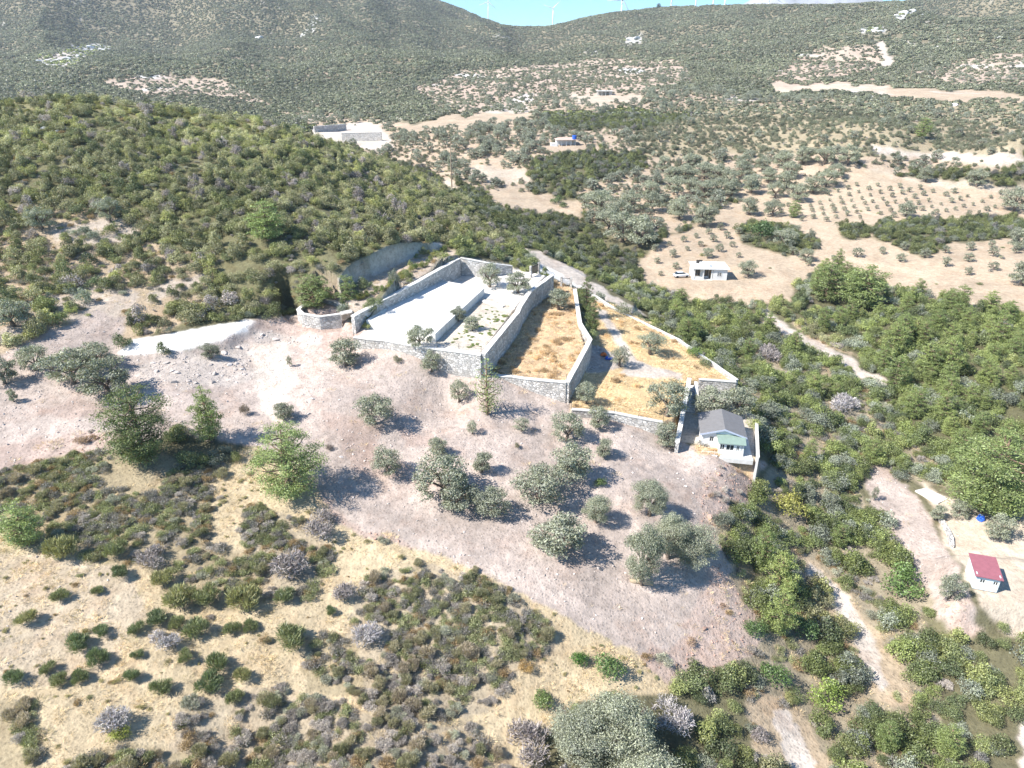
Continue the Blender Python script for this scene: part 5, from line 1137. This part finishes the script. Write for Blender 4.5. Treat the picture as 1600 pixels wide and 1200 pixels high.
BR = [(96,936,32,'lone feathery broom on the bare stony slope, left of a smaller one'),(154,926,22,'small broom right of the lone feathery one'),(42,972,36,'pale yellowish broom near the left edge'),(122,1014,44,'tall green broom in the middle of the left slope'),(160,992,30,'broom right behind the tall green one'),
 (188,902,30,'low dark broom under the scrub edge'),(250,972,40,'rounded dark broom, first of three in a row'),(276,978,30,'middle broom of the row of three'),(307,988,46,'largest broom of the row of three'),(257,910,40,'yellowish broom above the broad clump'),(285,942,58,'broad yellow-green broom clump'),(326,940,44,'broom joined to the broad clump on its right'),
 (364,988,32,'left broom of a close pair'),(392,984,28,'right broom of a close pair'),(454,1008,60,'big round broom alone on the dry slope'),(154,1036,38,'broom below the tall green one'),(77,1050,28,'narrow broom above a small twin'),(92,1068,30,'small twin broom lower down'),(126,1064,30,'brownish broom right of the twins'),(208,1060,28,'fresh green upright broom alone'),
 (22,1068,36,'green broom near the left edge, low down'),(215,988,30,'faded broom by the grey thorn bush'),(339,1048,42,'brownish spreading broom on the straw slope'),(253,1080,38,'olive broom with bare twigs'),(328,1076,46,'wide green broom among dry tufts'),(369,1098,32,'low olive broom near the lower scrub'),(379,1064,32,'pale broom above the low olive one'),(290,1030,30,'dull broom on the open grass'),(215,1026,22,'tiny broom above the fresh green one'),
 (386,948,60,'large yellow-green broom beside the thorn bushes'),(446,936,38,'broom tucked under the thorn bushes'),(184,866,40,'broom on the lower edge of the left scrub'),(99,868,54,'wide broom at the foot of the yellow-green pine'),(517,958,20,'tiny green broom left of the grey patch')]
for px, py, w_, lb in BR:
    u = RN.uniform(0, 1); c = np.array([.135, .16, .08])*(1-u)+np.array([.19, .20, .10])*u
    if 'green' in lb and 'yellow' not in lb: c = np.array([.135, .165, .085])
    if 'yellow' in lb or 'pale' in lb: c = np.array([.23, .225, .11])
    if 'dark' in lb: c = np.array([.11, .135, .07])
    hb('broom_bush', lb, px, py, w_, 'broom', c, RN.uniform(.85, 1.1))
for px, py, w_, lb in [(257,1008,46,'spiky silver-grey thorn bush between the brooms'),(180,1134,66,'large silver-grey thorn bush with green sprigs at its foot'),(540,938,50,'round grey-violet thorn bush alone on the grass'),(454,896,74,'large grey thorn bush at the top of the slope'),(244,878,54,'brownish grey thorn bush under the left scrub'),(574,1000,62,'pale grey thorn bush at the left tip of the grey patch'),(500,830,60,'grey thorn bush at the edge of the field'),(1045,1130,70,'leafless pale grey bush right of the giant olive crown'),(830,1170,80,'leafless grey bush left of the giant olive crown'),(1318,640,50,'leafless silver bush in the wooded gully'),(1200,560,44,'leafless grey bush near the wooded gully path')]:
    hb('thorn_bush', lb, px, py, w_, 'grey', np.array([.30, .28, .27]) if 'pale' in lb or 'silver' in lb else np.array([.23, .205, .19]), .95)
for px, py, w_, lb, c in [(905,1036,40,'bright green rounded bush by the tip of the cleared field',(.055,.12,.02)),(950,1052,66,'leafy fig-like green bush by the tip of the cleared field',(.10,.15,.05)),(822,1046,30,'small rust-brown cushion bush on the dry grass',(.26,.17,.06)),(848,1100,48,'mid-green bush above the giant olive crown',(.10,.14,.04)),
   (1152,706,24,'fresh green bush by the cottage porch',(.10,.20,.04)),(938,757,26,'small dense green bush among the field olives',(.09,.13,.04)),(383,648,22,'brown dried-out upright bush in the upper field',(.15,.12,.09)),(515,702,18,'bare dead shrub on the left of the field',(.16,.13,.11)),(808,700,12,'wispy sapling in the middle of the field',(.15,.14,.09)),
   (190,1150,40,'yellow-green sprigs at the foot of the large thorn bush',(.19,.21,.04)),(1232,800,66,'yellowish rounded bush on the wooded slope',(.21,.205,.055)),(1290,1100,70,'glossy lime-green bush low in the gully',(.17,.22,.05)),(1410,925,80,'dense deep green bush above the gully path',(.10,.155,.045)),(1250,985,60,'dark green rounded bush beside the pale gully path',(.09,.135,.05)),(1205,1060,60,'dark glossy bush in the lower gully',(.075,.12,.035)),(622,565,20,'small dusty bush under the pool front wall',(.16,.155,.10)),(974,490,34,'dusty rounded bush on the head of the pale gully wall',(.14,.15,.09)),(1083,556,34,'bright dense bush against the gully wall of the golden terrace',(.11,.16,.045)),(1102,572,26,'second bush against the gully wall, lower down',(.13,.15,.07)),(1180,990,50,'dark evergreen below the reddish bank',(.075,.115,.04)),
   (868,318,26,'dark bush on the edge of the beige clearing',(.085,.12,.045)),(880,324,16,'small dark bush beside another on the beige clearing',(.08,.11,.04)),(1192,372,60,'dense dark thicket bush left in the orchard',(.06,.095,.035))]:
    hb('bush', lb, px, py, w_, 'maquis', c, 1.7 if 'upright' in lb or 'wispy' in lb else 1.0, RN.integers(0, 6), z=8.95 if 'porch' in lb else None)
for i in range(62):   # garden plants, strip shrubs
    t_ = RN.uniform(0, 1); q = RN.uniform(0, 1); px = (1-t_)*((1-q)*694+q*748)+t_*((1-q)*768+q*797); py = (1-t_)*((1-q)*534+q*546)+t_*((1-q)*478+q*492)
    u = RN.uniform(0, 1); o_ = hb('garden_plant', 'low rounded garden plant set in the pale gravel garden', px, py, RN.uniform(5, 11), 'low', np.array([.14, .20, .05])*(1-u)+np.array([.22, .24, .10])*u, .8, 0, None, 'plant', 'plants of the gravel garden'); AUTO.append((o_, 'low gravel garden plant'))
for i in range(30):
    t_ = (i+RN.uniform(0, 1))/30; px = 556+t_*140; py = 474-t_*78+RN.uniform(-5, 4); u = RN.uniform(0, 1)
    o_ = hb('hedge_shrub', 'planted shrub in the row above the long shaded wall', px, py, RN.uniform(9, 17), 'maquis', np.array([.08, .12, .035])*(1-u)+np.array([.22, .21, .06])*u, 1.35, None, None, 'shrub', 'shrubs planted above the long shaded wall'); AUTO.append((o_, 'planted shrub above the shaded wall'))
for pth in ([(1192,474),(1215,500),(1240,520),(1265,538),(1295,556),(1325,572),(1355,586),(1382,600)], [(1262,884),(1285,905),(1308,930),(1330,955),(1350,985),(1366,1015),(1378,1050)], [(1205,1112),(1225,1140),(1250,1175),(1275,1200)]):
    for a_, b_ in pth: q_ = G(a_, b_); KEEP.append((q_.x, q_.y, .9))
for t_ in np.linspace(0, 1, 14):
    q_ = G(835+t_*165, 398+t_*90-10*math.sin(t_*3.1)); KEEP.append((q_.x, q_.y, 1.6))
# cut log under the giant olive
p = G(1000, 912); lg = obj('log', limbs('log', [([(-1.2, 0, .25), (0, .1, .3), (1.5, -.1, .25)], [.28, .32, .24])], 9), plain('cut_wood', (.42, .33, .22), .9, 3, .25), loc=p); lg.rotation_euler[2] = -.15; tag(lg, 'pale cut log lying under the giant leaning olive', 'log')
for a_, b_, r_ in ((882,229,8),(880,234,5),(866,232,5),(895,234,5),(945,152,9),(940,156,8),(955,156,8),(1107,437,7),(1064,434,4),(1538,915,4),(530,212,14),(570,214,16),(500,209,10),(1456,774,3),(840,425,2),(885,445,2)):
    q_ = G(a_, b_); KEEP.append((q_.x, q_.y, r_))
# limestone outcrops
OC = [(75,90),(95,98),(105,92),(140,75),(155,78),(172,74),(165,80),(120,88),(60,96),(985,62),(995,60),(1402,25),(1412,20),(1425,18),(1440,24),(1350,48),(1366,46),(1376,50),(70,200),(84,198),(100,200),(90,204),(1490,165),(405,60),(1560,60)]
for i, (px, py) in enumerate(OC):
    p = G(px, py); D = float(proj(p.x, p.y, p.z)[2]); s = D/F*RN.uniform(4.5, 10); k = 'on the left mountain' if py < 110 and px < 500 else 'on the left hill' if px < 500 else 'on the right ridge'
    o = bush('rock_outcrop', 'pale limestone outcrop '+k, p, s, ROCKS[i % 5], (.60, .60, .59), 'pale limestone outcrops '+k, 'rock', s*.8); AUTO.append((o, 'pale limestone outcrop')); o.rotation_euler[0] = RN.uniform(-.3, .3)
p = G(1029, 12); hand('pine_tree', 'lone dark tree on the ridge skyline', 1029, 13, 9, 7, PINE[0], (.05, .07, .04), unit_w=2, unit_h=2.7, keep=.1)
# ------------------------------------------------------------------ vegetation scattered by cover
ZPLACE = {
 'maquis': 'in the thicket', 'hill': 'on the bushy hillside at the left', 'hilltop': 'on the brow of the left hill', 'open': 'in the thin scrub between bare patches',
 'opener': 'on the sandy clearing by the left track', 'soil': 'on the bulldozed earth', 'soil3': 'on the paler graded earth', 'soil2': 'on the brown turned earth', 'redsoil': 'on the reddish bank below the cleared field',
 'rubble': 'among the rubble', 'white': 'by the white gravel', 'pale': 'by the pale track', 'sand': 'on the sandy ground', 'beige': 'on the beige orchard ground',
 'beigedk': 'on the dry strip by the orchard', 'steppe': 'on the straw-coloured slope in front', 'steppe2': 'on the bare stony slope at lower left',
 'dense_l': 'in the green scrub patch at lower left', 'dense_g': 'in the grey scrub patch in front', 'gold': 'on the golden grass terrace', 'goldb': 'on the brown grass terrace',
 'paving': 'by the paving', 'gravel': 'in the gravel garden', 'cut': 'under the cut bank', 'litter': 'below the stone wall', 'groveg': 'in the olive grove across the valley',
 'grove2': 'in the scattered grove up the valley', 'mead': 'on the scrubby plateau at the upper right', 'woodr': 'in the wooded gully at the right',
 'pinew': 'in the pine wood at the right', 'mount': 'on the mountain side', 'mountr': 'on the red earth slope', 'rockface': 'by the pale rocks'}
KINDN = {'maquis': ('evergreen_shrub', 'evergreen shrub', 'shrub'), 'broom': ('broom_bush', 'feathery broom bush', 'bush'), 'grey': ('thorn_bush', 'grey twiggy thorn bush', 'bush'),
         'low': ('low_shrub', 'low straggly shrub', 'shrub'), 'olive': ('olive_tree', 'grey-green olive tree', 'tree'), 'pine': ('pine_tree', 'bright green pine tree', 'tree'), 'rock': ('boulder', 'pale rough boulder', 'rock')}
def look(c, sp):
    if sp in ('olive', 'pine', 'rock', 'grey'): return ''
    l = c.sum()/3
    if c[0] > c[1]*1.08: return 'brownish '
    if c[1]-c[2] < .035: return 'greyish '
    return 'yellow-green ' if l > .135 else 'mid-green ' if l > .095 else 'dark green '
def sizew(s, sp):
    a, b = SIZE[sp]; t = (s-a)/(b-a); return 'small ' if t < .3 else 'large ' if t > .75 else ''
rng = np.random.default_rng(11)
NEAR = scatter(rng, 22, 175, species=['maquis', 'low', 'broom', 'grey', 'olive', 'pine', 'tuft', 'stone', 'rock'])
MID = scatter(rng, 175, 420, species=['maquis', 'olive', 'pine', 'grey'])
MIDL = scatter(rng, 175, 300, species=['low'])
MID2 = scatter(rng, 420, 700, species=['maquis', 'olive'], dens_scale=.72)
FAR = scatter(rng, 700, 2500, az=math.radians(41), species=['maquis'], dens_scale=.44, size_mul=1.3)
def cat_(*ds): return tuple(np.concatenate([d[i] for d in ds]) for i in range(5))
ALL = {'maquis': cat_(NEAR['maquis'], MID['maquis']), 'olive': cat_(NEAR['olive'], MID['olive'], MID2['olive']), 'pine': cat_(NEAR['pine'], MID['pine']),
       'grey': cat_(NEAR['grey'], MID['grey']), 'low': cat_(NEAR['low'], MIDL['low'])}
for k in ('broom', 'rock'): ALL[k] = NEAR[k]
NIND = {'maquis': 300, 'olive': 225, 'pine': 200, 'grey': 300, 'low': 300, 'broom': 300, 'rock': 250}
MASSL = {'maquis': ('evergreen_scrub', 'dense evergreen scrub covering hillsides, gully and valley', 'scrub'), 'olive': ('distant_olive_grove', 'distant grey-green olive crowns dotted up the valley', 'trees'),
         'pine': ('pine_wood', 'bright green pines filling the wood at the right', 'trees'), 'grey': ('thorn_scrub', 'grey twiggy thorn scrub between the green shrubs', 'scrub'),
         'low': ('low_scrub', 'low straggly scrub filling the gaps between shrubs', 'scrub'), 'broom': ('broom_scrub', 'feathery broom scrub on the slopes', 'scrub'), 'rock': ('rubble', 'loose pale rubble and boulders in heaps', 'rubble')}
for sp, (x, y, z, zn, s) in ALL.items():
    c = tints(sp, zn, x, y, RN)
    px, py, D = proj(x, y, z+s*.5); app = s/D
    vis = visible(x, y, z+s*.8); inn = (px > 0) & (px < 1600) & (py > 0) & (py < 1200)
    order = np.argsort(-(app*(vis & inn)))[:NIND[sp]]; order = order[(vis & inn)[order]]
    m = np.ones(len(x), bool); m[order] = False
    nm, lb, ct = KINDN[sp]
    for i in order:
        zk = ZNAMES[zn[i]]; word = (sizew(s[i], sp)+look(c[i], sp)+lb).strip()
        label = f'{word} {ZPLACE[zk]}'; group = (lb+('es' if lb.endswith('h') else 's')+' '+ZPLACE[zk])
        p = (x[i], y[i], z[i]-.06*s[i]); sz = s[i]*RN.uniform(.85, 1.15)
        if sp == 'olive':
            o = tree(nm, label, p, s[i]*.95, OLV[RN.integers(0, 6)] if D[i] < 170 else OLVF[RN.integers(0, 4)], c[i], group)
        elif sp == 'pine': o = tree(nm, label, p, s[i]*.85, PINE[RN.integers(0, 4)], c[i], group, sz=s[i]*RN.uniform(.85, 1.15))
        elif sp == 'rock':
            o = bush(nm, label, p, s[i], ROCKS[RN.integers(0, 5)], c[i], group, ct); o.rotation_euler = tuple(RN.uniform(-.6, .6, 2))+(RN.uniform(0, 6),)
        else: o = bush(nm, label, p, s[i], PR[sp][RN.integers(0, len(PR[sp]))], c[i], group, ct, sz)
        AUTO.append((o, word))
    x, y, z, s, c = x[m], y[m], z[m], s[m], c[m]; n = len(x); k = {'olive': 'olivef', 'pine': 'pinef'}.get(sp, sp)
    mass(*MASSL[sp], CL[k], NV[k], x, y, z-.06*s, s*(.85 if k == 'pinef' else 1), rots(n, .5 if sp == 'rock' else .1 if sp not in ('olive', 'pine') else .03), c, s*RN.uniform(.8, 1.35, n)*(.85 if k == 'pinef' else 1))
for key, d, nm, lb, ct in (('mid', MID2['maquis'], 'valley_scrub', 'grey-green scrub over the plateau and the valley head', 'scrub'), ('far', FAR['maquis'], 'mountain_scrub', 'olive-green scrub covering the mountain slopes', 'scrub')):
    x, y, z, zn, s = d; c = tints('maquis', zn, x, y, RN); n = len(x)
    mass(nm, lb, ct, CL['far'], NV['far'], x, y, z-.1*s, s, rots(n, .1), c, s*RN.uniform(.7, 1.05, n))
for sp, nm, lb, ct in (('tuft', 'dry_grass', 'dry straw-coloured grass tufts', 'grass'), ('stone', 'gravel', 'loose stones and clods strewn over the ground', 'gravel')):
    x, y, z, zn, s = NEAR[sp]; c = tints(sp, zn, x, y, RN); n = len(x)
    mass(nm, lb, ct, CL[sp], NV[sp], x, y, z, s, rots(n, .1 if sp == 'tuft' else .7), c)
print('counts', {k: len(v[0]) for k, v in ALL.items()}, len(FAR['maquis'][0]), len(MID2['maquis'][0]), len(NEAR['tuft'][0]), len(NEAR['stone'][0]))

# ------------------------------------------------------------------ labels: each counted plant by the landmark it grows beside
LM = [(1128,675,'the gable-roofed cottage'),(1107,422,'the flat-roofed house'),(1540,895,'the red-roofed hut'),(882,225,'the columned pavilion'),(945,146,'the far concrete building'),(660,480,'the white pool block'),
 (505,485,'the curved stone wall'),(1077,630,'the shaded steps'),(1064,432,'the parked car'),(1455,775,'the pale foundation slab'),(871,830,'the big low field olive'),(1040,830,'the giant olive clump'),(225,670,'the large dark roadside pine'),
 (330,650,'the slender roadside pine'),(455,715,'the broad bright field-edge pine'),(42,825,'the yellow-green young pine'),(122,1005,'the tall green broom'),(285,935,'the broad yellow-green broom clump'),(454,1000,'the big lone round broom'),(180,1120,'the large silver thorn bush'),
 (540,930,'the lone grey-violet thorn bush'),(822,1040,'the rust-brown cushion bush'),(925,1040,'the fig-like green bush'),(940,1140,'the giant bottom olive'),(1232,790,'the yellowish rounded bush'),(1410,910,'the deep green gully bush'),(1540,740,'the huge bright right pine'),
 (1340,970,'the pale gully path'),(1290,545,'the thin diagonal path'),(1290,1090,'the lime-green gully bush'),(1250,1140,'the lower gully trail'),(1318,630,'the leafless silver bush'),(1600,560,'the right picture edge'),(1600,1150,'the lower right corner'),(0,1150,'the lower left corner'),
 (690,1000,'the middle of the grey scrub'),(560,1180,'the bottom edge'),(250,780,'the left scrub patch'),(145,580,'the left track olives'),(55,560,'the lone left bank olive'),(66,340,'the silvery left bank olive'),(172,340,'the bare-stemmed olive'),(10,230,'the left picture edge'),(250,180,'the hill brow'),
 (85,200,'the pale hill rocks'),(420,350,'the bright hillside pine'),(480,260,'the right shoulder of the hill'),(600,400,'the pale cut bank'),(706,260,'the tall utility pole'),(560,210,'the walled plots'),(840,395,'the head of the white drive'),(900,500,'the brown grass terrace'),(1010,520,'the golden grass terrace'),
 (745,510,'the gravel garden'),(830,315,'the beige clearing'),(900,270,'the dark mid-valley thicket'),(1170,285,'the old olive grove'),(1220,370,'the dark orchard thicket'),(1470,360,'the long orchard hedge'),(1480,240,'the white terrace cutting'),(1440,205,'the lone plateau pine'),(1300,140,'the sandy upper terrace'),
 (1350,90,'the red hillside clearing'),(1410,25,'the pale ridge rocks'),(990,60,'the small slope rocks'),(120,85,'the white mountain rocks'),(835,150,'the thin valley pole'),(760,120,'the red earth slope'),(240,125,'the reddish foot slope'),(1100,890,'the reddish bank'),(1425,850,'the brown soil strip'),(310,580,'the rubble spread'),(440,525,'the upper rock line'),(290,525,'the white gravel ramp'),
 (950,560,'the coloured tarps'),(1140,560,'the far corner wall'),(1060,500,'the gully above the pale wall'),(1180,760,'the cottage gully'),(1500,480,'the top of the pine wood'),(1450,620,'the middle of the pine wood'),(1100,1080,'the lower dark thicket'),(1480,1050,'the lower right thicket'),(700,180,'the beige valley terrace'),(1050,200,'the valley head scrub')]
bpy.context.view_layer.update()
pos_ = np.array([tuple(o.location) for o, _ in AUTO]); ax, ay, aD = proj(pos_[:, 0], pos_[:, 1], pos_[:, 2])
lm = np.array([(a, b) for a, b, _ in LM], float); seen = {}
for i, (o, word) in enumerate(AUTO):
    dd = np.hypot((lm[:, 0]-ax[i]), (lm[:, 1]-ay[i])*1.3); k = int(np.argmin(dd)); dx, dy = ax[i]-lm[k, 0], (ay[i]-lm[k, 1])*1.3
    s8 = int(round(math.atan2(-dy, dx)/(math.pi/4))) % 8
    dr = ['right of', 'upper right of', 'above', 'upper left of', 'left of', 'lower left of', 'below', 'lower right of'][s8]
    if dd[k] < 7: dr = 'right beside'
    seen.setdefault((word, dr, LM[k][2]), []).append((dd[k], o))
ORD = ['nearest', 'second nearest', 'third nearest', 'fourth nearest', 'fifth nearest', 'sixth nearest', 'seventh nearest', 'eighth nearest', 'ninth nearest', 'tenth nearest', 'eleventh nearest', 'twelfth nearest', 'thirteenth nearest', 'fourteenth nearest', 'fifteenth nearest', 'sixteenth nearest', 'seventeenth nearest', 'eighteenth nearest', 'nineteenth nearest', 'twentieth nearest']+[f'twenty-{q} nearest' for q in ('first', 'second', 'third', 'fourth', 'fifth', 'sixth', 'seventh', 'eighth', 'ninth')]+['thirtieth nearest']
for (word, dr, l), lst in seen.items():
    lst.sort(key=lambda q: q[0])
    for j, (d, o) in enumerate(lst):
        o['label'] = f'{word} {dr} {l}' if len(lst) == 1 else f'{ORD[min(j, 29)]} {word} {dr} {l}'
        for cutw in ('planted ', 'silvery ', 'feathery ', 'straggly ', 'evergreen ', 'twiggy ', 'rough ', 'grey-green '):
            if len(o['label'].replace('-', ' ').split()) > 16: o['label'] = o['label'].replace(cutw, '', 1)
# ------------------------------------------------------------------ the air of the valley
v, f = box(-4300, 4300, -60, 4300, -60, 620)
hz = obj('haze', mesh('haze', v, f)); tag(hz, 'thin pale summer haze hanging in the valley air', 'haze', kind='stuff')
hm = bpy.data.materials.new('haze'); hm.use_nodes = True; ht_ = hm.node_tree; ht_.nodes.remove(ht_.nodes['Principled BSDF']); pvn = ht_.nodes.new('ShaderNodeVolumePrincipled')
pvn.inputs['Color'].default_value = (.88, .93, 1, 1); pvn.inputs['Density'].default_value = HAZE; pvn.inputs['Anisotropy'].default_value = .3
ht_.links.new(pvn.outputs[0], ht_.nodes['Material Output'].inputs['Volume']); hz.data.materials.append(hm)
